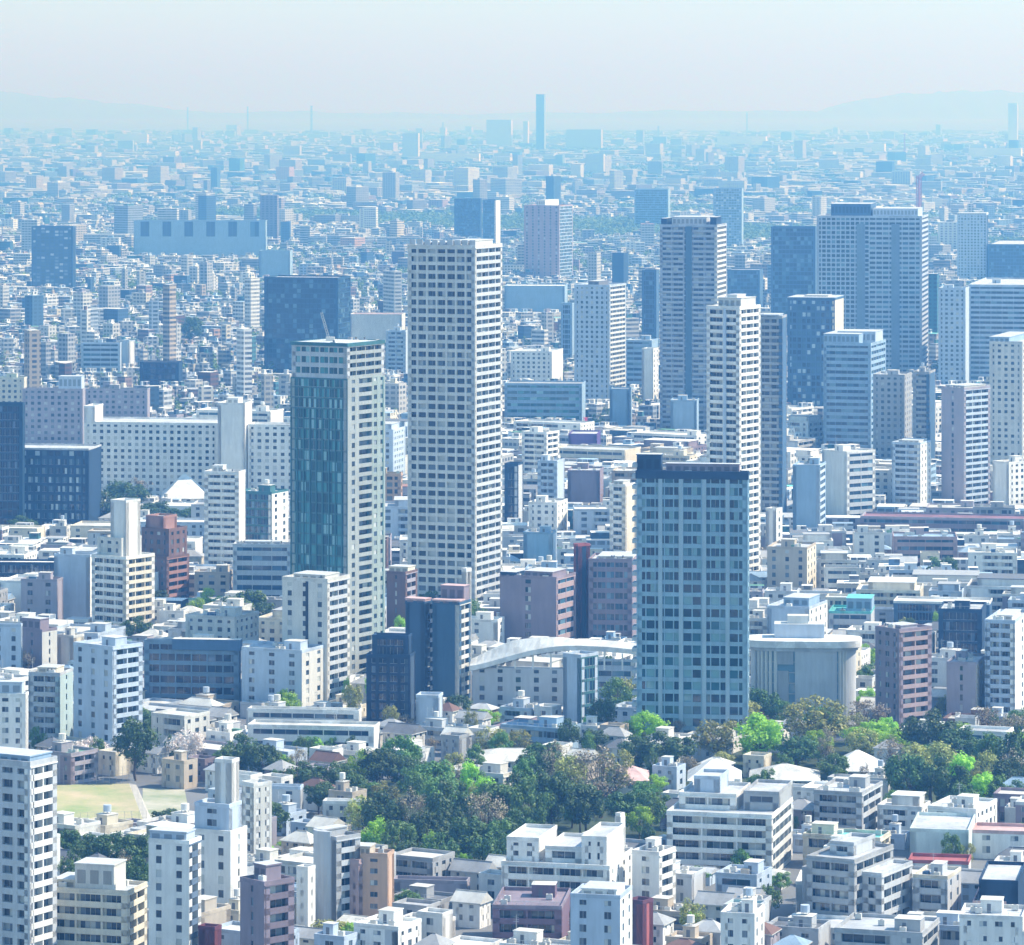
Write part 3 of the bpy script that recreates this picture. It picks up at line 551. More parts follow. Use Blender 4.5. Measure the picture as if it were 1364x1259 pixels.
# --- front
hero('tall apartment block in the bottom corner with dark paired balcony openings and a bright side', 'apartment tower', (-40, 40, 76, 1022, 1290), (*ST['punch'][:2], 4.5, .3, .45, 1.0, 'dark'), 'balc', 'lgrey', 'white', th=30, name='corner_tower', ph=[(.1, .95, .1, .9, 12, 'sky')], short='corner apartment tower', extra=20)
hero('slim white windowless slab beside the corner apartment tower', 'apartment block', (58, 66, 80, 1118, 1185), 'blank', 'slot', 'white', 'white', th=40, name='white_slab', plain=True)
hero('cream terraced apartment block with stepped balconies and a square roof house', 'apartment block', (66, 170, 196, 1192, 1290), 'balc', 'balc', 'cream', 'cream', th=16, name='terraced_block', ph=[(.3, .8, .1, .7, 36, 'off'), (.0, .28, .2, .9, 12, 'cream')], short='cream terraced block', extra=10)
hero('white apartment block with a navy balcony recess', 'apartment block', (198, 252, 268, 1125, 1300), 'slot', 'balc', 'white', (.12, .17, .24), th=20, name='recessed_block', ph=[(.0, .9, .1, .8, 14, 'pblue')], short='navy-recess white block')
h = hero('taller white apartment block with a brilliant sunlit flank and a lift tower', 'apartment block', (256, 307, 329, 1112, 1215), 'slot', 'stair', 'white', 'white', th=24, name='white_block', wings=[(.0, .9, .15, .9, 1078, 'slot', 'blank', 'pblue'), (.42, .86, .4, .85, 1020, 'blank', 'blank', 'white')], short='white block with lift tower', extra=28)
hero('pale narrow block right behind the lift tower', 'apartment block', (322, 338, 362, 1048, 1150), 'balc', 'punch', 'white', 'off', th=50, name='narrow_block', short='pale narrow block')
hero('brown-mauve brick tower with stacked dark balconies at the bottom edge', 'apartment tower', (320, 352, 392, 1180, 1320), 'stair', 'balc', 'mauve', (.2, .16, .19), th=48, name='brick_tower', ph=[(.2, .7, .3, .8, 22, 'mauve')], short='brown-mauve brick tower', extra=14)
hero('tiny dark red rooftop block at the very bottom', 'apartment block', (264, 286, 295, 1240, 1300), 'blank', 'blank', (.15, .05, .07), 'red', th=25, name='dark_red_block', plain=True)
h = hero('smooth grey cylindrical-fronted office tower with stacked side balconies', 'office tower', (418, 448, 480, 1120, 1232), 'blank', 'balc', 'grey', 'lgrey', th=45, name='smooth_grey_tower', short='smooth grey tower', plain=True, ph=[(.0, .4, .0, 1, 10, 'grey')])
m = MB(); n_ = 10; m.prism([(-h.w * .1 - h.w * .38 * math.cos(a), -h.d / 2 + .2 - h.w * .22 * math.sin(a)) for a in [math.pi * q / n_ for q in range(n_ + 1)]], 0, h.h + 2, C['lgrey']); m.build('round_bay', WALL, h.root)
hero('orange-tan apartment block with four small windows, only one of that colour', 'apartment block', (480, 516, 525, 1142, 1230), (*ST['stair'][:2], 9, .72, .55, .2, 'dark'), 'blank', 'tan', 'tan', th=14, name='tan_block', ph=[(.0, .35, .0, .8, 12, 'beige')], short='orange-tan block')
hero('dusky pink balcony wing attached left of the orange-tan block', 'apartment block', (466, 478, 486, 1150, 1230), 'slot', 'balc', 'rose', th=30, name='pink_wing', plain=True)
hero('bright white L-shaped block by the smooth grey tower', 'apartment block', (395, 410, 420, 1160, 1240), 'slot', 'slot', 'white', th=30, name='narrow_block')
h = hero('white terraced apartment complex with many stepped roofs, front centre', 'apartment block', (668, 812, 848, 1158, 1215), 'balc', 'slot', 'white', th=14, name='terraced_complex', depth=26, wings=[(.0, .3, .2, .95, 1130, 'punch', 'blank', 'white'), (.36, .7, .2, .95, 1140, 'balc', 'blank', 'white'), (.72, .95, .1, .9, 1122, 'punch', 'blank', 'white')], short='white terraced complex', extra=12)
hero('slim white chimney shaft on the terraced complex', 'chimney', (820, 826, 832, 1088, 1130), 'blank', 'blank', 'white', 'white', th=40, name='chimney_shaft', plain=True, extra=60)
hero('white stepped flats adjoining the terraced complex', 'apartment block', (842, 878, 900, 1140, 1215), 'slot', 'balc', 'white', th=28, name='stepped_flats', short='white stepped flats')
hero('low house block with three tiers of dark purple roofs', 'apartment block', (656, 748, 760, 1212, 1262), 'balcw', 'blank', (.2, .13, .17), roof='mauve', th=6, name='purple_tier_block', short='purple-tiered block', top='mauve')
hero('white apartment block with paired windows at the bottom edge', 'apartment block', (760, 826, 842, 1198, 1300), 'slot', 'slot', 'pblue', 'white', th=14, name='paired_window_block', ph=[(.2, .9, .1, .8, 10, 'white')], short='paired-window white block')
hero('dark red-brown gabled block with a bright red flank strip', 'apartment block', (836, 856, 870, 1205, 1270), 'blank', 'blank', (.14, .06, .09), 'red', th=35, name='red_brown_block', plain=True, short='red-brown block')
h = hero('white stepped apartment block with long curved balconies and a steep white roof', 'apartment block', (888, 1028, 1068, 1090, 1165), 'balcw', 'balc', 'white', 'off', th=14, name='curved_balcony_block', depth=30, wings=[(.05, .6, .3, .95, 1072, 'balc', 'blank', 'white'), (.15, .4, .5, .9, 1054, 'blank', 'blank', 'pblue'), (.66, 1, .35, 1, 1068, 'band', 'blank', 'grey')], short='curved-balcony block')
hero('grey terraced flats with planted ledges stepping downhill', 'apartment block', (1074, 1138, 1190, 1150, 1236), 'balc', 'balc', 'grey', 'grey', th=28, name='terraced_flats', depth=24, short='grey terraced flats', wings=[(.2, .7, .35, .9, 1136, 'balc', 'blank', 'lgrey'), (1.0, 1.4, .2, 1, 1170, 'balc', 'balc', 'lgrey'), (-.3, 0, .25, 1, 1172, 'punch', 'blank', 'grey')])
hero('blue-grey flats with deep balconies under the park trees', 'apartment block', (1084, 1148, 1175, 1060, 1115), 'balcw', 'balc', 'grey', 'lgrey', th=20, name='blue_grey_flats', short='blue-grey flats')
hero('blank white cube house among terraced flats', 'house', (1060, 1108, 1114, 1180, 1215), 'blank', 'blank', 'white', 'white', th=6, name='cube_house', plain=True)
hero('white house with a small square window pair at the bottom edge', 'house', (960, 1005, 1018, 1222, 1290), 'punch', 'slot', 'white', th=14, name='white_house')
hero('white and grey gable-walled flats right of the park', 'apartment block', (1236, 1300, 1328, 1082, 1128), 'slot', 'punch', 'white', 'white', th=24, name='gable_flats', short='white gable flats')
hero('white low building with a long salmon-pink roof', 'apartment block', (1295, 1370, 1390, 1112, 1140), 'slot', 'blank', 'white', roof='pink', th=4, depth=12, name='pink_roof_building', top='pink', plain=True)
hero('pale green-white low building above the red canopy', 'apartment block', (1212, 1290, 1300, 1110, 1150), 'blank', 'blank', (.6, .68, .66), th=6, name='pale_building', plain=True)
hero('low building with a long crimson tiled roof edge', 'house', (1210, 1290, 1298, 1152, 1172), 'blank', 'blank', 'white', roof='red', th=4, depth=10, name='crimson_roof_house', top='red', plain=True, short='crimson-roofed house')
hero('navy wall block at the bottom corner', 'office building', (1304, 1356, 1366, 1178, 1235), 'blank', 'blank', 'navy', th=8, name='navy_wall_block', plain=True, short='navy corner block')
hero('pale pink house with a flat roof in front of the navy block', 'house', (1296, 1340, 1350, 1206, 1235), 'punch', 'slot', 'pink', th=10, name='pink_house')
hero('blue-grey gabled flats with a cream band beneath the crimson roof', 'apartment block', (1216, 1262, 1280, 1172, 1225), 'balc', 'slot', 'lgrey', th=20, name='cream_band_flats', top='cream')
hero('long white flat building with a row of square windows in the bottom corner', 'office building', (1278, 1362, 1380, 1226, 1300), 'punch', 'blank', 'white', th=6, name='long_white_building', short='long white corner building', depth=14)
# school-like long white buildings between slab flats and park
hero('long white flat-roofed school block with a pale canopy', 'school building', (330, 478, 482, 950, 978), 'band', 'blank', 'white', roof='off', th=None, depth=16, name='school_building', top='white', short='upper long white school block', plain=True)
hero('long low white school block with a band of windows, one row nearer', 'school building', (330, 498, 506, 972, 1002), 'band', 'blank', 'white', roof='off', th=None, depth=13, name='school_building', top='white', short='lower long white school block', plain=True)
hero('small blank white-blue cube building before the salmon-topped block', 'office building', (554, 584, 590, 930, 972), 'blank', 'blank', 'pblue', th=10, name='cube_building', plain=True)
hero('pale green flat-roofed wide building behind the lift tower block', 'office building', (340, 400, 404, 1052, 1085), 'slot', 'blank', 'lgrey', roof='off', th=None, depth=26, name='flat_roof_building', top='pblue', plain=True)
hero('bright white wide flat roof building at the edge of the park', 'office building', (430, 484, 488, 1072, 1100), 'punch', 'blank', 'off', roof='white', th=None, depth=24, name='flat_roof_building', top='white', plain=True)
hero('lilac long-roofed house row below the park trees', 'house', (524, 622, 626, 1178, 1200), 'blank', 'blank', 'lilac', roof='lilac', th=None, depth=12, name='row_house', plain=True, top='lilac')
# far skyline
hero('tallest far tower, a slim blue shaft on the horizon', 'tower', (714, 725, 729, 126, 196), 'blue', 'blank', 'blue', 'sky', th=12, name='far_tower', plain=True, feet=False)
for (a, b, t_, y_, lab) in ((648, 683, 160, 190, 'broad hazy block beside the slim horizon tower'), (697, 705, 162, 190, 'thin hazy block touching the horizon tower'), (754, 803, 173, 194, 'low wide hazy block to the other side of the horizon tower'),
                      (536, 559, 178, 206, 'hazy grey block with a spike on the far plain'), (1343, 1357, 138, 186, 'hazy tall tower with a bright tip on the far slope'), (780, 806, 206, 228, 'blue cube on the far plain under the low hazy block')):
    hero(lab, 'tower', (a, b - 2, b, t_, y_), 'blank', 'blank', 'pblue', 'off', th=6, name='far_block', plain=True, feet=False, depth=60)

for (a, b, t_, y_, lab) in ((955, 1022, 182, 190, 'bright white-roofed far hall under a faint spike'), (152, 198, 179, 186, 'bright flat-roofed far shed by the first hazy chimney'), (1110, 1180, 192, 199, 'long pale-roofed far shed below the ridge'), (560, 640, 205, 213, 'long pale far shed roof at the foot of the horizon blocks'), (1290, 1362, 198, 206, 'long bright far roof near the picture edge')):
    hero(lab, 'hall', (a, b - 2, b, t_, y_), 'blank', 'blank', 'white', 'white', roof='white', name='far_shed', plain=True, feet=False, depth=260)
X_, Y_ = ground(1322, 1262); an = hero('low terrace building with a turquoise deck in the very corner', 'house', (1284, 1366, 1380, 1246, 1300), 'punch', 'blank', 'white', th=4, name='terrace_building', plain=True, depth=11)
m = MB(); m.box(-an.w * .25, an.w * .35, -an.d / 2 + 1, an.d / 2 - 2, an.h + .07, an.h + .5, C['turq'], bottom=True); m.build('turquoise_deck', ROOF, an.root)
# ---------------------------------------------------------------- special buildings
def curved_hall():
    cx, cy, t, w, d, h, k = place(630, 846, 848, 893, 948, None, 34, 6)
    root = empty('curved_roof_hall', (cx, cy, 0), -t); tag(root, 'low hall with a sweeping bright white roof curving up beside the blue tower', 'hall')
    m = MB(); W_ = []
    mass(m, W_, -w / 2, w * .06, -d / 2, d / 2, 0, h, ST['slot'], None, C['lgrey'], C['lgrey'])
    mass(m, W_, w * .06, w / 2, -d * .1, d / 2, 0, h + 3, ST['band'], ST['band'], C['pblue'], C['off'])
    mt = [WALL]; windows(root, W_, root, k, m, mt); m.build('wall', mt, root)
    r = MB(); n = 24; P = []
    for i in range(n + 1):
        s = i / n; x = -w / 2 - 1 + s * (w + 2)
        z = h + .6 + (7.2 * math.sin(min(1, s / .62) * math.pi / 2) ** 1.3 if s < .62 else 7.2 - 1.2 * ((s - .62) / .38) ** 2)
        yf = -d / 2 - 1.2 + (0 if s < .5 else (s - .5) * d * .7)
        P.append((x, z, yf))
    for i in range(n):
        (xa, za, ya), (xb, zb, yb_) = P[i], P[i + 1]; rd = lambda i: 1.8 + 4.5 * max(0, 1 - i / n * 1.6) * min(1, i / 6); ra, rb = rd(i), rd(i + 1)
        r.quad([(xa, ya, za - 1.6), (xb, yb_, zb - 1.6), (xb, yb_, zb), (xa, ya, za)], C['white'])
        r.quad([(xa, ya, za), (xb, yb_, zb), (xb, d * .1, zb + rb), (xa, d * .1, za + ra)], C['white'])
        r.quad([(xa, d * .1, za + ra), (xb, d * .1, zb + rb), (xb, d / 2 + 1, zb), (xa, d / 2 + 1, za)], C['white'])
        r.quad([(xb, ya, za - 1.6), (xa, ya, za - 1.6), (xa, d / 2, za - 1.6), (xb, d / 2, zb - 1.6)], C['off'])
    r.build('curved_roof', ROOF, root)
    g = MB(); 
    for i in range(9): 
        x = -w / 2 + 2 + i * w * .11; z = [p[1] for p in P if p[0] >= x][0]
        g.box(x, x + .5, -d / 2 - .5, -d / 2 + .1, h - .05, z - 1.6, C['white'])
    g.build('roof_posts', WALL, root); root.children[-1]['kind'] = 'stuff'
    add_foot(cx, cy, t, w, d); CLEAR.append((630, 846, 848, 945, cy - d / 2)); ANCH.append(('curved white-roofed hall', cx, cy, 730, 900))
curved_hall()
def drum_hall():
    Y = F * HC / (962 + 6 - YH) + 9; k = F / Y; X = (1070 - CX) / k; r_ = 70 / k; h = HC - (858 - YH) / k
    root = empty('drum_hall', (X, Y, 0), -math.atan(X / Y)); tag(root, 'pale hall with bulging ribbed walls under a wide overhanging rounded cornice, beside the park trees', 'hall')
    m = MB(); n = 72; sg = lambda v: math.copysign(abs(v) ** .55, v); pt = lambda a, r: (r * sg(math.sin(a)), -r * .5 * sg(math.cos(a)))
    m.prism([pt(2 * math.pi * q / n, r_ - .9) for q in range(n)], 0, h, (.05, .1, .14), C['off'], 1)
    def panel(a0, a1, rr, z0, z1, c, mi=0):
        s = max(1, int((a1 - a0) / R(6)))
        for q in range(s):
            b0 = a0 + (a1 - a0) * q / s; b1 = a0 + (a1 - a0) * (q + 1) / s
            p = [pt(b0, rr - .7), pt(b0, rr), pt(b1, rr), pt(b1, rr - .7)]
            m.prism([p[1], p[2], p[3], p[0]], z0, z1, c, None, mi)
    for a0, a1 in ((-95, -58), (-2, 26), (44, 92), (110, 150), (170, 220)): panel(R(a0), R(a1), r_, 0, h - .2, C['lgrey'])
    for a in (-50, -42, -34, -27, -20, 30, 36, 41, 96, 102): panel(R(a), R(a + 3.0), r_ + .1, 0, h - .2, C['off'])
    panel(R(-20), R(-3), r_ - .3, h * .78, h - .2, C['grey']); panel(R(-16), R(-6), r_ - .25, 0, h * .7, C['grey'])
    for z in range(1, int(h / 3.4)): panel(R(-95), R(150), r_ - .45, z * 3.4, z * 3.4 + .35, C['grey'])
    m.build('wall', [WALL, GL['blue']], root)
    c = MB(); c.prism([pt(2 * math.pi * q / n, r_ + 1.9) for q in range(n)], h - .15, h + 2.0, C['white'], C['white']); c.prism([pt(2 * math.pi * q / n, r_ + .7) for q in range(n)], h - 1.3, h - .15, C['lgrey']); c.build('cornice', ROOF, root)
    p = MB(); p.box(-r_ * .55, r_ * .4, -r_ * .05, r_ * .42, h + 2, h + 6.5, C['pblue'], top=C['off']); p.box(-r_ * .3, r_ * .1, r_ * .05, r_ * .35, h + 6.5, h + 9, C['white'], top=C['off']); p.build('penthouse', WALL, root)
    add_foot(X, Y, 0, r_ * 2, r_ * 2); CLEAR.append((1000, 1146, 845, 960, Y - 17)); ANCH.append(('ribbed cornice hall', X, Y, 1070, 900))
drum_hall()
def hipped(root, x0, x1, y0, y1, z, rise, c, ov=.6, gable=False):
    r = MB(); a0, a1, b0, b1 = x0 - ov, x1 + ov, y0 - ov, y1 + ov; my = (b0 + b1) / 2; s = 0 if gable else min((b1 - b0) / 2, (a1 - a0) / 2 - .4)
    A, B, Cc, D_ = (a0, b0, z), (a1, b0, z), (a1, b1, z), (a0, b1, z); E, G = (a0 + s, my, z + rise), (a1 - s, my, z + rise)
    r.quad([A, B, G, E], c); r.quad([Cc, D_, E, G], c)
    cw = c if not gable else tuple(x * .9 for x in c)
    r.quad([B, Cc, G], cw); r.quad([D_, A, E], cw)
    for P, Q in ((A, B), (B, Cc), (Cc, D_), (D_, A)): r.quad([(P[0], P[1], z - .25), (Q[0], Q[1], z - .25), Q, P], C['off'])
    r.tube((E[0], E[1], E[2] + .03), (G[0], G[1], G[2] + .03), .16, .16, tuple(x * .8 for x in c), 4)
    return r.build('roof', ROOF, root)
def white_roof(x0p, x1p, yt, yb, lab, cat, c, wc, nm, rise=4.0, th=None, depth=18):
    cx, cy, t, w, d, h, k = place(x0p, x1p, x1p + 1, yt, yb, th, depth, 4)
    root = empty(nm, (cx, cy, 0), -t); tag(root, lab, cat); m = MB(); W_ = []
    mass(m, W_, -w / 2, w / 2, -d / 2, d / 2, 0, h, ST['punch'], None, wc); mt = [WALL]; windows(root, W_, root, k, m, mt); m.build('wall', mt, root)
    hipped(root, -w / 2, w / 2, -d / 2, d / 2, h, rise, c); add_foot(cx, cy, t, w, d); CLEAR.append((x0p, x1p, yt, yb, cy - d / 2))
white_roof(216, 276, 664, 674, 'white tent-like peaked roof hall in front of the long hotel', 'hall', C['white'], C['white'], 'white_hall', 11, None, 34)
white_roof(918, 985, 1040, 1064, 'steep white-roofed house rising behind the curved-balcony flats', 'house', C['white'], C['white'], 'steep_roof_house', 5)
white_roof(1108, 1176, 1028, 1040, 'manor-like house with a pale hipped roof and dark dormers under the park trees', 'house', C['white'], C['lgrey'], 'manor_house', 5)
white_roof(1000, 1090, 1040, 1052, 'long house with pale sloping roofs beside the manor-like house', 'house', C['off'], C['grey'], 'long_house', 3.5)
white_roof(818, 862, 1040, 1058, 'house with a pinkish pale roof among the park trees', 'house', C['pink'], C['off'], 'park_house', 3)
white_roof(622, 738, 1014, 1030, 'long white villa behind the dark park trees', 'house', C['off'], C['white'], 'long_villa', 2.5)
# cranes, masts
def lattice(m, p, q, r, c, n):
    p, q = Vector(p), Vector(q); d = q - p; a = d.orthogonal().normalized(); b = d.normalized().cross(a)
    cs = [a * r, b * r, -a * r, -b * r]
    for v in cs: m.tube(p + v, q + v, r * .12, r * .12, c, 4)
    for i in range(n):
        for j in range(4): m.tube(p + d * (i / n) + cs[j], p + d * ((i + 1) / n) + cs[(j + 1) % 4], r * .09, r * .09, c, 3)
def mast(xp, yt, yb, c, lab, cat, r, foot=0, tip=None, arm=0, base=0):
    X, Y = ground(xp, yb); H_ = HC - (yt - YH) * Y / F
    root = empty(cat.replace(' ', '_'), (X, Y, base)); tag(root, lab, cat); m = MB(); lattice(m, (0, 0, 0), (0, 0, H_ - base), r, c, max(5, int((H_ - base) / r / 3))); m.tube((0, 0, 0), (0, 0, H_ - base), r * .5, r * .35, c, 8); m.build('mast_shaft', WALL, root)
    if foot: f = MB(); f.box(-foot * .3, foot, -foot / 2, foot / 2, 0, foot * .5, c, top=C['off']); f.build('base', WALL, root)
    if arm: a = MB(); lattice(a, (-arm * .3, 0, H_ - base - r), (arm, 0, H_ - base + arm * .5), r * .6, c, 8); a.build('jib', WALL, root)
    return root
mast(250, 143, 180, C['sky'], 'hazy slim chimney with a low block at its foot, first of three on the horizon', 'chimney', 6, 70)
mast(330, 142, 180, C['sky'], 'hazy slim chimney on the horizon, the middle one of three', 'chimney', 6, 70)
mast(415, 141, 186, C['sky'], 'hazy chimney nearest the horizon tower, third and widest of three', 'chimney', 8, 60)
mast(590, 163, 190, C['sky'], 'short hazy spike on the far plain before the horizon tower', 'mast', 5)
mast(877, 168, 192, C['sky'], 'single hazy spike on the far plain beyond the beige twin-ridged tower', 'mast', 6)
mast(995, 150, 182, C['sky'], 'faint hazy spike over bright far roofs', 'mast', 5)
mast(1205, 178, 212, C['red'], 'thin pinkish far mast above the broad grey office slab', 'mast', 3)
mast(1224, 234, 300, C['red'], 'red lattice mast rising behind the broad grey office slab', 'mast', 5.5, arm=8)
mast(780, 556, 588, (.8, .1, .2), 'small crimson lattice mast above a purple-walled block', 'mast', 1.6)
X, Y = ground(440, 911); Y += 18; X = (440 - CX) * Y / F; k = F / Y; zb = HC - (458 - YH) / k
cr = empty('roof_crane', (X, Y, zb)); tag(cr, 'pale leaning crane jib on the roof of the green glass high-rise', 'crane')
m = MB(); lattice(m, (0, 0, 0), (-12 / k, 0, 42 / k), .5, C['off'], 12); m.build('jib', WALL, cr)
m = MB(); m.box(-1.5, 1.5, -1, 1, 0, 2.4, C['off']); m.build('cab', WALL, cr)
# ---------------------------------------------------------------- trees
def leafball(kind, seed, nclump, nleaf, ls):
    rnd = random.Random(seed); mb = MB()
    cl = []
    for i in range(nclump):
        while True:
            x, y, z = rnd.uniform(-1, 1), rnd.uniform(-1, 1), rnd.uniform(-1, 1)
            q = x * x + y * y + z * z
            if .12 < q < 1: break
        s = 1 / math.sqrt(q) ** .45
        x, y, z = x * s * .36, y * s * .36, z * s * .34
        if z < -.1: x *= .85; y *= .85
        cl.append((x * rnd.uniform(.8, 1.2), y * rnd.uniform(.8, 1.2), .62 + z * rnd.uniform(.85, 1.1), rnd.uniform(.06, .17)))
    for (x, y, z, r) in cl:
        for j in range(nleaf):
            v = Vector((rnd.gauss(0, 1), rnd.gauss(0, 1), rnd.gauss(0, 1) + .25)).normalized(); rr = r * rnd.uniform(.55, 1.12)
            p = Vector((x, y, z)) + v * rr; p.z = max(.12, p.z)
            nrm = (v + Vector((rnd.uniform(-.8, .8), rnd.uniform(-.8, .8), rnd.uniform(-.4, .9)))).normalized()
            a = nrm.orthogonal().normalized(); b = nrm.cross(a); t = rnd.uniform(0, 6.28); a, b = a * math.cos(t) + b * math.sin(t), b * math.cos(t) - a * math.sin(t)
            l = ls * rnd.uniform(.6, 1.35)
            mb.quad([tuple(p - a * l - b * l * .3), tuple(p + b * l * .6), tuple(p + a * l - b * l * .2), tuple(p - b * l * .7)], (0, 0, 0))
    me = mb.mesh('crown', [LEAF[kind]]); return me, cl
def trunkmesh(cl, seed, full=False):
    rnd = random.Random(seed); m = MB(); z = 0; p = Vector((0, 0, 0)); r = .028
    for i in range(4):
        q = p + Vector((rnd.uniform(-.015, .015), rnd.uniform(-.015, .015), .12)); m.tube(p, q, r, r * .85, (0, 0, 0), 7); p = q; r *= .85
    for (x, y, zz, rr) in (cl if full else cl[:9]):
        st = Vector((0, 0, rnd.uniform(.25, .45))); mid = st.lerp(Vector((x, y, zz)), .55) + Vector((0, 0, -.03)); m.tube(st, mid, r * .6, r * .35, (0, 0, 0), 4); m.tube(mid, (x, y, zz), r * .35, r * .12, (0, 0, 0), 4)
        if full:
            for j in range(14):
                v = Vector((rnd.gauss(0, 1), rnd.gauss(0, 1), rnd.gauss(0, 1) + .5)).normalized() * rr * 1.1; m.tube((x, y, zz), Vector((x, y, zz)) + v, r * .14, r * .05, (0, 0, 0), 3)
    return m.mesh('trunk', [BARK])
PROT = {}
for kd, nc, nl, ls in (('dark', 34, 150, .026), ('mid', 30, 130, .027), ('bright', 32, 130, .026), ('olive', 30, 95, .024), ('bare', 26, 60, .016), ('blossom', 28, 110, .022)):
    PROT[kd] = []
    for s in range(3):
        me, cl = leafball(kd, hash(kd) % 97 * 0 + s * 31 + len(kd) * 7 + nc, nc, nl, ls); PROT[kd].append((me, trunkmesh(cl, s, kd in ('bare', 'olive'))))
TD = dict(dark='dark evergreen tree', mid='mid-green leafy tree', bright='bright yellow-green tree in fresh leaf', olive='olive-brown tree just budding', bare='grey-brown tree with bare twigs', blossom='pale pink blossoming tree')
used = set()
ORD = ['', 'second ', 'third ', 'fourth ', 'fifth ', 'sixth ', 'seventh ', 'eighth ', 'ninth ', 'tenth ', 'eleventh ', 'twelfth ']
def autolabel(desc, x, y, z=4):
    px, py = proj(x, y, z)
    a = sorted(ANCH, key=lambda q: (q[3] - px) ** 2 + ((q[4] - py) * 1.2) ** 2)[:7]
    def rel(q):
        dx = px - q[3]
        if y < q[2] - 25: return 'in front of'
        if y > q[2] + 25: return 'behind'
        return 'beside'
    for o in ORD:
        for q in a[:2 if o == '' else 1]:
            l = f'{o}{desc}, {rel(q)} the {q[0]}'
            if l not in used and len(l.split()) <= 16: used.add(l); return l
        if o == '':
            for i in range(3):
                for j in range(i + 1, 4):
                    l = f'{desc}, between the {a[i][0]} and the {a[j][0]}'
                    if l not in used and len(l.split()) <= 16 and (a[i][3] - px) * (a[j][3] - px) < 0: used.add(l); return l
    for q in a[1:]:
        for o in ORD[1:]:
            l = f'{o}{desc}, {rel(q)} the {q[0]}'
            if l not in used and len(l.split()) <= 16: used.add(l); return l
    l = f'{desc.split(" with ")[0]}, {rel(a[0])} the {a[0][0]}'; used.add(l); return l
GR = lambda L: [ground(x, y) for x, y in L]
keep = [GR([(50, 1118), (205, 1118), (190, 1044), (48, 1044)]), GR([(180, 1110), (300, 1112), (290, 1050), (186, 1048)]), GR([(490, 1172), (690, 1165), (870, 1112), (868, 1070), (870, 1030), (690, 1046), (490, 1056)])]
def inpoly(x, y, P):
    c = False
    for i in range(len(P)):
        x1, y1 = P[i]; x2, y2 = P[i - 1]
        if (y1 > y) != (y2 > y) and x < (x2 - x1) * (y - y1) / (y2 - y1) + x1: c = not c
    return c
TREES = []
def tree(kind, px, yt, yb, wpx, sz=None):
    X, Y = ground(px, yb); k = F / Y; H_ = min(24, (yb - yt) / k); W = 1.22 * wpx / k; H_ *= 1.1
    TREES.append((kind, X, Y, H_, W))
GREENS = ['dark', 'mid', 'olive', 'bare', 'mid', 'dark', 'bright', 'olive']
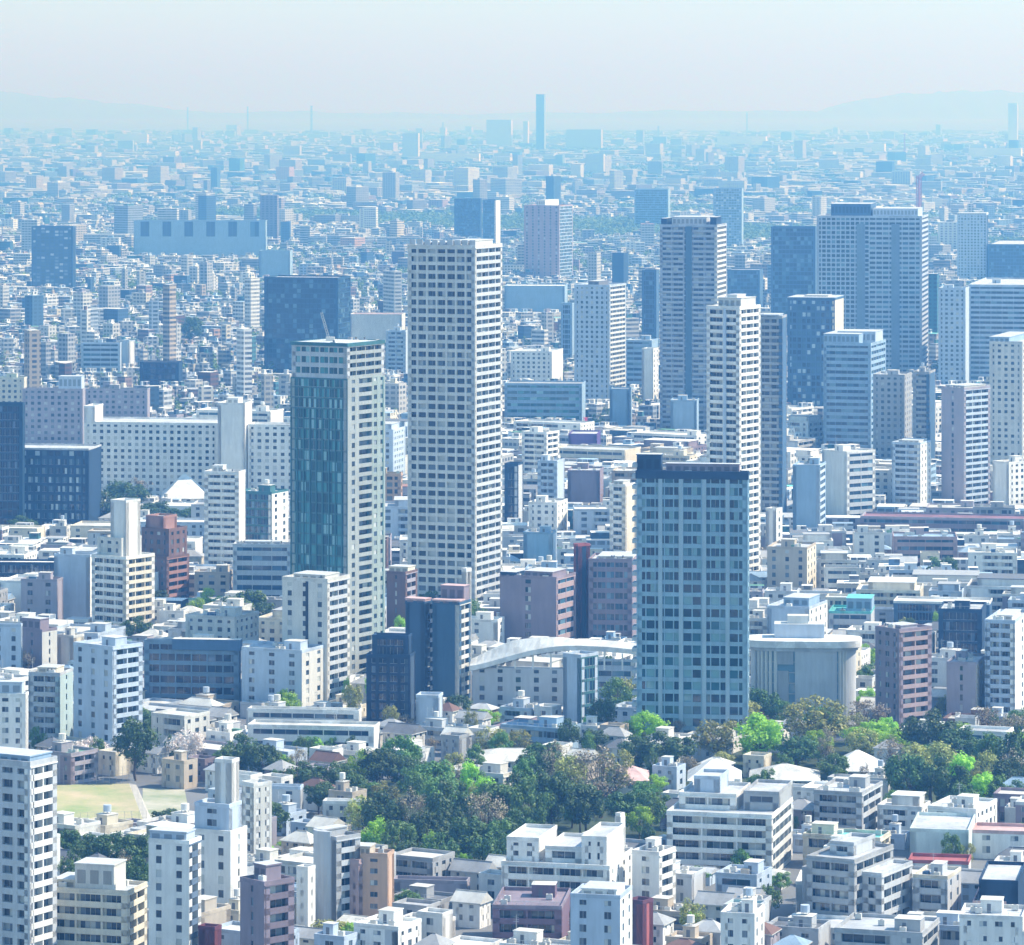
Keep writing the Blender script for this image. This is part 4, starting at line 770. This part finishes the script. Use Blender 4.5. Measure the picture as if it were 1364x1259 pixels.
# one by one: kind, x, crown top, foot, crown width
for a in [('bright', 1012, 960, 1022, 72), ('olive', 955, 962, 1020, 62), ('olive', 990, 932, 985, 60), ('dark', 890, 980, 1032, 70), ('dark', 850, 985, 1030, 50), ('olive', 1086, 934, 1008, 84), ('dark', 1060, 985, 1030, 60), ('bright', 1158, 965, 1005, 62), ('bright', 1192, 975, 1012, 46),
          ('bare', 1155, 935, 985, 60), ('dark', 1235, 952, 1020, 66), ('dark', 1280, 975, 1032, 60), ('olive', 1240, 995, 1070, 78), ('dark', 1212, 1010, 1085, 66), ('dark', 1262, 1015, 1090, 60), ('bright', 1296, 1010, 1080, 64), ('mid', 1322, 985, 1050, 50), ('dark', 1350, 975, 1050, 54), ('bare', 1318, 945, 1000, 50), ('bare', 1350, 955, 1010, 46),
          ('bare', 800, 1005, 1090, 92), ('olive', 760, 1012, 1080, 52), ('dark', 735, 1035, 1120, 62), ('mid', 710, 1045, 1130, 60), ('dark', 680, 1040, 1100, 56), ('dark', 780, 1050, 1118, 60), ('dark', 830, 1060, 1112, 50), ('mid', 585, 1042, 1105, 54), ('dark', 600, 1050, 1135, 62), ('dark', 510, 1060, 1130, 58), ('bare', 548, 1060, 1130, 46), ('bare', 645, 1060, 1140, 60),
          ('dark', 570, 1085, 1150, 54), ('dark', 620, 1095, 1165, 58), ('mid', 530, 1100, 1160, 48), ('bright', 572, 1110, 1158, 26), ('mid', 660, 1100, 1165, 50), ('bright', 620, 1140, 1172, 24), ('olive', 512, 1045, 1080, 42), ('bright', 482, 1005, 1050, 38), ('mid', 455, 1020, 1060, 40), ('dark', 535, 1012, 1056, 46), ('olive', 592, 1018, 1050, 34), ('dark', 560, 1020, 1064, 40),
          ('dark', 655, 1110, 1175, 50), ('dark', 690, 1085, 1150, 52), ('dark', 590, 1115, 1175, 50), ('dark', 545, 1125, 1172, 44), ('olive', 678, 1112, 1150, 40), ('bright', 850, 1068, 1108, 34), ('bright', 875, 1035, 1060, 30), ('mid', 860, 1045, 1085, 40), ('olive', 655, 972, 1012, 56), ('olive', 690, 975, 1010, 40), ('dark', 757, 962, 1008, 34), ('dark', 610, 928, 965, 36), ('bright', 645, 948, 972, 44),
          ('dark', 815, 880, 935, 46), ('bright', 812, 880, 905, 36), ('mid', 825, 910, 965, 44), ('olive', 835, 905, 960, 40), ('dark', 800, 935, 985, 40), ('bright', 832, 962, 990, 34), ('dark', 790, 975, 1010, 40), ('dark', 1015, 915, 968, 52), ('dark', 980, 925, 972, 46), ('mid', 1040, 930, 970, 36), ('bright', 1152, 862, 900, 32), ('bright', 1152, 918, 950, 34), ('mid', 1155, 890, 930, 32),
          ('bright', 285, 785, 820, 34), ('bright', 262, 800, 828, 24), ('dark', 335, 792, 850, 60), ('dark', 312, 800, 858, 46), ('dark', 358, 800, 850, 40), ('dark', 180, 825, 862, 44), ('dark', 150, 832, 866, 44), ('mid', 120, 838, 866, 34), ('dark', 170, 645, 690, 60), ('dark', 210, 672, 700, 50), ('bare', 180, 642, 682, 44), ('dark', 250, 678, 706, 44), ('olive', 215, 690, 715, 30), ('dark', 140, 660, 700, 40),
          ('blossom', 95, 990, 1030, 56), ('blossom', 125, 985, 1022, 40), ('dark', 110, 1005, 1046, 56), ('dark', 150, 1000, 1048, 54), ('dark', 180, 965, 1040, 60), ('dark', 85, 1010, 1046, 50), ('dark', 195, 1010, 1058, 54), ('bright', 198, 1022, 1056, 26), ('mid', 220, 995, 1050, 50), ('blossom', 250, 975, 1030, 46), ('mid', 245, 1010, 1055, 46), ('dark', 275, 1000, 1056, 46), ('bright', 262, 1028, 1052, 20), ('mid', 170, 1015, 1050, 40),
          ('dark', 320, 985, 1040, 50), ('dark', 350, 995, 1045, 50), ('bright', 376, 1008, 1040, 30), ('olive', 362, 1015, 1045, 30), ('mid', 410, 985, 1015, 40), ('bright', 420, 986, 1010, 26), ('dark', 400, 1020, 1060, 50), ('dark', 430, 1025, 1068, 46), ('dark', 425, 1045, 1085, 44), ('dark', 470, 1035, 1080, 46), ('mid', 300, 1000, 1045, 34), ('bare', 395, 1000, 1040, 36),
          ('dark', 220, 1080, 1112, 44), ('dark', 250, 1078, 1110, 36), ('mid', 205, 1090, 1115, 30), ('bright', 232, 1098, 1112, 30), ('dark', 92, 1110, 1160, 40), ('dark', 120, 1118, 1168, 50), ('dark', 150, 1115, 1170, 50), ('dark', 180, 1118, 1178, 50), ('bright', 90, 1128, 1150, 22), ('bare', 130, 1120, 1165, 36), ('dark', 185, 1145, 1200, 44), ('dark', 90, 1140, 1186, 36), ('bare', 165, 1140, 1190, 36),
          ('mid', 368, 1075, 1120, 34), ('bright', 388, 1118, 1135, 34), ('bright', 355, 1128, 1145, 28), ('bright', 505, 1195, 1215, 30), ('mid', 545, 1190, 1225, 40), ('olive', 438, 1228, 1262, 56), ('bright', 470, 1232, 1262, 34), ('bright', 1185, 1055, 1090, 34), ('bright', 1205, 1068, 1095, 26), ('mid', 1225, 1075, 1105, 30), ('blossom', 1178, 1072, 1100, 26), ('mid', 1100, 1155, 1178, 60), ('mid', 920, 1158, 1185, 50), ('mid', 1040, 1165, 1190, 34), ('mid', 945, 1195, 1225, 34),
          ('dark', 255, 425, 465, 30), ('mid', 1245, 745, 775, 22), ('dark', 1265, 745, 775, 26), ('mid', 1330, 770, 790, 22), ('dark', 30, 690, 715, 40), ('olive', 470, 915, 962, 26), ('bright', 462, 905, 945, 14), ('mid', 630, 805, 850, 44), ('dark', 645, 810, 850, 40)]: tree(*a)
for i in range(36):   # the wooded slope behind the white complexes
    px = random.uniform(490, 880); yb = random.uniform(1040, 1165)
    if px > 700 and yb > 1125: continue
    tree(random.choice(GREENS), px, yb - random.uniform(38, 62), yb, random.uniform(34, 56))
for i in range(22):
    px = random.uniform(860, 1364); yb = random.uniform(985, 1040)
    tree(random.choice(GREENS), px, yb - random.uniform(30, 52), yb, random.uniform(30, 52))
for i in range(20):
    px = random.uniform(1190, 1364); yb = random.uniform(1030, 1092)
    tree(random.choice(GREENS[:6]), px, yb - random.uniform(36, 60), yb, random.uniform(34, 54))
for i in range(150):   # garden and street trees through the near quarters
    px = random.uniform(0, 1364); yb = random.choice([random.uniform(975, 1075), random.uniform(1000, 1255), random.uniform(790, 1000)])
    s_ = (yb - YH) / 900
    tree(random.choice(['dark', 'dark', 'mid', 'mid', 'olive', 'bare', 'bright']), px, yb - random.uniform(22, 42) * s_, yb, random.uniform(18, 38) * s_)
seen = []
for (kind, X, Y, H_, W) in TREES:
    if any((X - a) ** 2 + (Y - b) ** 2 < ((W + c) * .19) ** 2 for a, b, c in seen): continue
    if any(inside(X, Y, ft, W * .15) for ft in FOOT): 
        # stand clear in front of the building
        for s in range(12):
            Y -= 3
            if not any(inside(X, Y, ft, W * .15) for ft in FOOT): break
        else: continue
    seen.append((X, Y, W)); j = random.randrange(3); ce, tr = PROT[kind][j]
    if any(inpoly(X, Y, P) for P in keep[:2]): continue
    t = empty('tree', (X, Y, 0), random.uniform(0, 6.28))
    tag(t, autolabel(TD[kind], X, Y, H_ / 2), 'tree', 'trees among the buildings and in the park')
    for nm, me in (('trunk', tr), ('crown', ce)):
        o = bpy.data.objects.new(nm, me); col.objects.link(o); o.parent = t; o.scale = (W, W * random.uniform(.85, 1.1), H_)
    FOOT.append((X, Y, 1, 0, W * .3, W * .3, W * .42))
# ---------------------------------------------------------------- ground
def sheet(name, pts, z, mat, kind='structure'):
    m = MB(); m.quad([(x, y, z) for x, y in pts], (.1, .1, .1)); o = m.build(name, mat); o['kind'] = kind; return o
g = MB(); rings = [-40000, -2000, 900, 1500, 2500, 5000, 12000, 40000, 120000, 320000]
for a, b in zip(rings, rings[1:]): g.quad([(-320000, a, 0), (320000, a, 0), (320000, b, 0), (-320000, b, 0)], (.2, .2, .2))
go = g.build('ground', flat('street_ground', (.16, .165, .17), .9, .02, .25)); go['kind'] = 'structure'
fld = sheet('field', GR([(58, 1108), (195, 1104), (172, 1044), (50, 1046)]), .05, flat('field_grass', (.27, .36, .14), .95, .07, .15, (.5, .4, .27)))
fld2 = sheet('path', GR([(60, 1126), (215, 1122), (182, 1046), (172, 1044), (195, 1104), (58, 1108)]), .06, flat('pale_sand', (.55, .5, .42), .95, .4, .15))
lawn = sheet('lawn', GR([(190, 1098), (256, 1104), (246, 1052), (190, 1050)]), .055, flat('lawn_grass', (.3, .36, .2), .95, .08, .25, (.5, .46, .38)))
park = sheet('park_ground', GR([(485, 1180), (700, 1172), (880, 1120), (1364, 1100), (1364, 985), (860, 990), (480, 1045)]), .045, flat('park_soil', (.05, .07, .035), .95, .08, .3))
for L in ([(58, 1108), (195, 1104)], [(195, 1104), (172, 1044)], [(172, 1044), (50, 1046)]):
    (xa, ya), (xb, yb_) = GR(L); n = 14; f = empty('net_fence', ((xa + xb) / 2, (ya + yb_) / 2, 0)); tag(f, {1108: 'tall net fence along the near edge of the playing field', 1104: 'tall net fence along the path side of the playing field', 1044: 'tall net fence along the far edge of the playing field under trees'}[L[0][1]], 'fence')
    for i in range(n + 1):
        s = i / n; m = MB(); m.tube((0, 0, 0), (0, 0, 5), .06, .05, C['lgrey'], 5); o = m.build('post', METAL, f); o.location = (xa + (xb - xa) * s - f.location.x, ya + (yb_ - ya) * s - f.location.y, 0)
    m = MB(); dx, dy = (xb - xa), (yb_ - ya); ox, oy = xa - f.location.x, ya - f.location.y
    for z in (1, 2, 3, 4, 4.95): m.tube((ox, oy, z), (ox + dx, oy + dy, z), .02, .02, C['dgrey'], 3)
    m.build('net', METAL, f)
CLEAR += [(60, 172, 1050, 1100, 1200), (190, 290, 1060, 1095, 1200), (500, 860, 1040, 1130, 1160), (1200, 1340, 1000, 1060, 1200), (925, 1050, 965, 1010, 1290)]
# ---------------------------------------------------------------- the crowd of smaller buildings
PAL = [('white', 'white', 36), ('off-white', 'off', 18), ('grey', 'lgrey', 12), ('dark grey', 'grey', 6), ('cream', 'cream', 9), ('beige', 'beige', 5), ('pale blue', 'pblue', 9), ('lilac-grey', 'lilac', 5), ('mauve', 'mauve', 1.4), ('brown', 'brown', .7), ('tan', 'tan', .3), ('slate blue', 'sky', 3), ('rose', 'rose', 1)]
RPAL = [('pale grey', 'lgrey', 20), ('white', 'white', 22), ('off-white', 'off', 16), ('grey', 'grey', 10), ('dark grey', 'dgrey', 5), ('green', 'green', 1.5), ('blue-grey', 'sky', 4), ('red-brown', 'terra', .5), ('turquoise', 'turq', .5)]
pick = lambda P: random.choices(P, [p[2] for p in P])[0]
def ang(x, y): return R(20 + 13 * math.sin(x / 190 + y / 410) + 9 * math.sin(y / 170 - x / 300))
def room(x, y, w, d, h):
    """how tall a building here may be before it hides something the photograph shows"""
    k = F / y; x0, x1 = proj(x, y, 0)[0] - (w + d) * .45 * k, proj(x, y, 0)[0] + (w + d) * .45 * k; yb = proj(x, y - d / 2, 0)[1]; best = h
    for (a, b, t, vb, D) in CLEAR:
        if y < D and x1 > a + 2 and x0 < b - 2:
            lim = vb - 2
            if yb > t: best = min(best, HC - (lim - YH) / k)
    return best
NUMW = ['', 'one', 'two', 'three', 'four', 'five', 'six', 'seven', 'eight', 'nine', 'ten', 'eleven', 'twelve', 'thirteen', 'fourteen', 'fifteen', 'sixteen', 'seventeen']
cand = []
def throw(n, s0, s1, y0, y1, h0, h1, kind, tallp=0, keepout=True, xm=.125):
    for _ in range(n):
        y = math.sqrt(random.uniform(y0 ** 2, y1 ** 2)); x = random.uniform(-xm, xm) * y; w = random.uniform(s0, s1); d = random.uniform(s0, s1) * .85; t = ang(x, y) + (math.pi / 2 if random.random() < .5 else 0) * 0
        if random.random() < .3: w *= 1.5
        if any(inpoly(x, y, P) for P in keep): continue
        g = .9 if random.random() < .8 else 3; kk = 'small_flats' if kind == 'house' and random.random() < .45 else kind
        near = [f for f in GRID.get((int(x // 60), int(y // 60)), ())]
        if clash(x, y, t, w, d, g, near): continue
        h = random.uniform(h0, h1) * (random.uniform(1.4, 2.3) if random.random() < tallp else 1)
        h = room(x, y, w, d, h)
        if h < 4.5: 
            if h < 2.5: continue
            h = max(3.2, h)
        f = (x, y, math.cos(t), math.sin(t), w / 2, d / 2, math.hypot(w, d) / 2); addgrid(f); cand.append((kk, x, y, t, w, d, h))
GRID = {}
def addgrid(f):
    r = f[6] + 22
    for i in range(int((f[0] - r) // 60), int((f[0] + r) // 60) + 1):
        for j in range(int((f[1] - r) // 60), int((f[1] + r) // 60) + 1): GRID.setdefault((i, j), []).append(f)
for f in FOOT: addgrid(f)
throw(160, 16, 24, 985, 1500, 9, 15, 'apartment_block', .12)
throw(1300, 10.5, 15, 985, 1500, 6.5, 12, 'apartment_block', .06)
throw(13000, 6.2, 9.5, 985, 1500, 5, 8.5, 'house')
throw(500, 18, 30, 1500, 2600, 8, 17, 'office_block', .12)
throw(3000, 11, 17, 1500, 2600, 6.5, 12, 'office_block', .1)
throw(12000, 7.5, 11, 1500, 2600, 5, 8.5, 'house')
# nearest of each kind as things of their own; what lies beyond goes into the distant city
size = lambda c: c[4] * c[6] / c[2] ** 2
byk = {}
for c_ in cand: byk.setdefault(c_[0], []).append(c_)
far_extra = []
for kd, cap in (('apartment_block', 235), ('office_block', 225), ('house', 300), ('small_flats', 300)):
    L = sorted(byk.get(kd, []), key=size, reverse=True); far_extra += L[cap:]
    for (_, x, y, t, w, d, h) in L[:cap]:
        k = F / y; cn, ck, _ = pick(PAL); c = vary(C[ck], .1); rn, rk, _ = pick(RPAL); root = empty(kd, (x, y, 0), -t); fl = max(1, round(h / 3.1)); nm = {'small_flats': 'narrow building'}.get(kd, kd.replace('_', ' '))
        m = MB(); W_ = []
        if kd == 'house':
            hw = min(h, 6.2); st = (*ST['punch'][:2], 3.4, .5, .55, .2, 'dark')
            mass(m, W_, -w / 2, w / 2, -d / 2, d / 2, 0, hw, st, st if d > 5 else None, c)
            rc = random.choice([('grey', 'grey'), ('grey', 'grey'), ('dark', 'dgrey'), ('pale', 'lgrey'), ('slate blue', 'sky'), ('brown', 'brown'), ('pale', 'off'), ('pale', 'off'), ('grey', 'grey')]); gb = random.random() < .4
            hipped(root, -w / 2, w / 2, -d / 2, d / 2, hw + .02, min(2.4, h * .35), vary(C[rc[1]]), .5, gb)
            ds = f'{cn} house with {rc[0]} {"gabled" if gb else "hipped"} roof'
        else:
            st = random.choice([ST['punch'], ST['balc'], ST['slot'], ST['grid'], ST['band']] if kd not in ('house', 'small_flats') else [ST['punch'], ST['slot']]); 
            if kd not in ('house', 'small_flats') and w > 11 and random.random() < .6: st = [(random.uniform(.45, .75), random.choice([ST['balc'], ST['punch'], ST['balcw']])), (.3, random.choice([ST['slot'], ST['stair'], None, ST['punch']]), random.choice([c, c, vary(C['lgrey']), vary(C['mauve'])]))]; st = st[::random.choice([1, -1])]
            sr = random.choice([ST['slot'], ST['punch'], ST['balc'] if d > 8 and kd not in ('house', 'small_flats') else None, None])
            mass(m, W_, -w / 2, w / 2, -d / 2, d / 2, 0, h, st, sr, c)
            r = MB(); flatroof(r, -w / 2, w / 2, -d / 2, d / 2, h, c, vary(C[rk], .12)); 
            r.build('roof', ROOF, root)
            if kd not in ('house', 'small_flats') and w > 12 and random.random() < .45 and room(x, y, w, d, h + 3.2) > h + 3:   # set-back top floor
                u_ = MB(); a = random.uniform(.1, .3); mass(u_, [], -w / 2 + a * w, w / 2 - .1 * w, -d / 2 + .2 * d, d / 2 - .1 * d, h + .06, h + 3.1, None, None, c); u_.box(-w / 2 + a * w - .3, w / 2 - .1 * w + .3, -d / 2 + .2 * d - .3, d / 2 - .1 * d + .3, h + 3.12, h + 3.4, vary(C[rk])); u_.build('top_floor', WALL, root)
            elif random.random() < .8: rooftop(root, -w / 2, w / 2, -d / 2, d / 2, h + .06, vary(c), k)
            ds = f'{cn} {NUMW[min(17, fl)]}-storey {nm} with {rn} flat roof'
        mt = [WALL]; windows(root, W_, root, k, m, mt, cap=30); m.build('wall', mt, root)
        tag(root, autolabel(ds, x, y, h), nm, {'house': 'small houses between the larger blocks', 'small_flats': 'narrow flat-roofed buildings between the larger blocks', 'apartment_block': 'low flats filling the near streets', 'office_block': 'low blocks filling the middle distance'}[kd])
# ---------------------------------------------------------------- the distant city: thousands of blocks nobody could count
far = MB(); rf = random.Random(5)
def fbox(x, y, t, w, d, h, c, rc, z0=0):
    cs, sn = math.cos(t), math.sin(t); P = [(x + a * w / 2 * cs + b * d / 2 * sn, y - a * w / 2 * sn + b * d / 2 * cs) for a, b in ((-1, -1), (1, -1), (1, 1), (-1, 1))]
    i = len(far.v); far.v += [(p[0], p[1], z) for z in (z0, h) for p in P]; L = [w, d, w, d]; hh = h - z0
    for q in range(4):
        r = (q + 1) % 4; far.f.append((i + q, i + r, i + 4 + r, i + 4 + q)); far.c.append(c); far.m.append(0); far.uv.append(((0, .02), (L[q], .02), (L[q], hh + .02), (0, hh + .02)))
    far.f.append((i + 4, i + 5, i + 6, i + 7)); far.c.append(rc); far.m.append(0); far.uv.append(None)
def fpick(P, g=1.0):
    if rf.random() < .10 and P is PAL: return vary(rf.choice([C['blue'], C['navy'], (.05, .1, .16), C['teal']]), .2)
    return tuple(x * g for x in vary(C[rf.choices(P, [p[2] for p in P])[0][1]], .25))
for (_, x, y, t, w, d, h) in far_extra:
    fbox(x, y, t, w, d, h, fpick(PAL), fpick(RPAL))
    if w > 10 and rf.random() < .6: fbox(x + rf.uniform(-2, 2), y, t, w * .35, d * .4, h + 2.6, fpick(PAL), fpick(RPAL), h)
heroes_far = [f for f in FOOT if f[1] > 2300]
woods = []
y = 2600.0
while y < 30000:
    c0 = max(12.5, y / (215 if y < 7000 else 175)); c0 = min(c0, 170); dy = c0 * (1.05 if y < 7000 else 1.5)
    n = int(.26 * y / c0)
    for i in range(n):
        x = (-.13 + .26 * (i + rf.uniform(.1, .9)) / n) * y; yy = y + rf.uniform(-.3, .3) * dy
        wv = math.sin(x / 600 + 1.3) + math.sin(yy / 900 + x / 1500) + .6 * math.sin(x / 170 + yy / 260)
        if wv > 1.75 or rf.random() < .10: woods.append((x, yy, c0)); continue
        ds_ = .78 + .3 * math.sin(x / 230 + yy / 370) * math.sin(yy / 310 - x / 410) ; w = c0 * rf.uniform(.4, 1.0) * ds_ * 1.15; d = c0 * rf.uniform(.4, 1.0) * ds_ * 1.1
        if y > 4000 and rf.random() < .3: w *= .6; d *= .6
        if rf.random() < .07: w *= rf.uniform(1.6, 3); 
        u_ = rf.random(); h = rf.uniform(5.5, 11) if u_ < .86 else rf.uniform(11, 21) if u_ < .98 else rf.uniform(22, 42)
        if y > 9000: h *= 1.25
        if u_ > .9955: h = rf.uniform(42, 75); w = min(w, 34); d = min(d, 30)
        if u_ >= .72: w = min(w, 60); d = min(d, 40)
        if clash(x, yy, ang(x, yy), w, d, 1, heroes_far): continue
        h = room(x, yy, w, d, h)
        if h < 3: continue
        t = ang(x / 3, yy / 3) + (R(35) if rf.random() < .3 else 0); fbox(x, yy, t, w, d, h, fpick(PAL, .72), fpick(RPAL, .85))
        if y < 9000 and rf.random() < .6: fbox(x, yy, t, w * .3, d * .4, h + 3, fpick(PAL), fpick(RPAL), h)
    y += dy
fo = far.build('distant_city', FAR, uv=True); tag(fo, 'hazy sea of countless small blocks and roofs stretching to the horizon', 'distant city', kind='stuff')
for i in range(60): woods.append((*ground(180 - 52 * math.cos(math.pi * i / 59) + rf.uniform(-3, 3), 412 - 22 * math.sin(math.pi * i / 59) + rf.uniform(-3, 3)), 22))
# far greenery: clumps of leaf-coloured tufts in the gaps
wd = MB()
for (x, yy, c0) in woods:
    for j in range(5 if yy < 9000 else 3):
        r_ = c0 * rf.uniform(.14, .3); a, b = x + rf.uniform(-.5, .5) * c0, yy + rf.uniform(-.5, .5) * c0
        if any(inside(a, b, f, 3) for f in heroes_far): continue
        hh = max(3, room(a, b, r_, r_, rf.uniform(7, 14)))
        for q in range(34 if yy < 6000 else 14):
            v = Vector((rf.gauss(0, 1), rf.gauss(0, 1), abs(rf.gauss(0, 1)))).normalized(); p = Vector((a, b, 1)) + Vector((v.x * r_, v.y * r_, v.z * hh * .9)) * rf.uniform(.75, 1.1); s = max(.8, r_ * .28)
            n_ = (v + Vector((rf.uniform(-.6, .6), rf.uniform(-.6, .6), .3))).normalized(); e = n_.orthogonal().normalized(); f_ = n_.cross(e)
            wd.quad([tuple(p - e * s), tuple(p - f_ * s), tuple(p + e * s), tuple(p + f_ * s)], (0, 0, 0))
wo = wd.build('distant_woods', LEAF['mid']); tag(wo, 'patches of green treetops scattered between the distant blocks', 'woods', kind='stuff')
# wooded hump with a pale crescent edge, left middle distance
# ---------------------------------------------------------------- hills on the horizon
def hills(name, x0, x1, ytops, Y, seed):
    rn = random.Random(seed); m = MB(); n = 90; rows = 10; V = []
    for j in range(rows + 1):
        for i in range(n + 1):
            s = i / n; px = x0 + (x1 - x0) * s; X = (px - CX) * Y / F; q = s * (len(ytops) - 1); a = int(min(q, len(ytops) - 2)); yt = ytops[a] + (ytops[a + 1] - ytops[a]) * (q - a)
            H_ = max(0, HC - (yt - YH) * Y / F + 12 * math.sin(i * .7) + 8 * math.sin(i * 1.9)); pr = math.sin(math.pi * j / rows)
            V.append((X, Y + (j / rows - .5) * 9000 + 200 * math.sin(i), H_ * pr ** .8 * (1 + .04 * rn.uniform(-1, 1))))
    m.v = V
    for j in range(rows):
        for i in range(n):
            a = j * (n + 1) + i; m.f.append((a, a + 1, a + n + 2, a + n + 1)); m.c.append((.1, .12, .1)); m.m.append(0); m.uv.append(None)
    o = m.build(name, flat('hill_woods', (.07, .1, .06), .95, .004, .4)); o['kind'] = 'structure'; return o
hills('hills', 1060, 1700, [164, 140, 128, 124, 121, 122, 121, 120, 118, 116, 116, 116], 60000, 3)
hills('hills', -500, 330, [100, 100, 100, 100, 101, 104, 108, 116, 124, 130, 136, 142, 150, 162], 62000, 4)
hills('hills', -150, 1500, [150, 146, 150, 149, 152, 150, 147, 150, 148, 150], 60000, 6)
# ---------------------------------------------------------------- haze
HZ_TOP, HZ_D = 620.0, 1.95e-4
hz = MB(); hz.box(-330000, 330000, -400, 330000, -1, HZ_TOP, (1, 1, 1), bottom=True)
hm = bpy.data.materials.new('haze'); hm.use_nodes = True; n_ = hm.node_tree; n_.nodes.clear()
ou = n_.nodes.new('ShaderNodeOutputMaterial'); pv = n_.nodes.new('ShaderNodeVolumePrincipled'); n_.links.new(pv.outputs[0], ou.inputs['Volume'])
pv.inputs['Color'].default_value = (.15, .435, 1.0, 1); pv.inputs['Density'].default_value = HZ_D; pv.inputs['Absorption Color'].default_value = (1, 1, 1, 1); pv.inputs['Anisotropy'].default_value = .35
ho = hz.build('haze', hm); ho['kind'] = 'stuff'
print('OBJECTS TOTAL', len(bpy.data.objects), 'windows', nwin[0], 'cand', len(cand), {k: len(v) for k, v in byk.items()}, 'far faces', len(far.f), 'woods', len(wd.f))
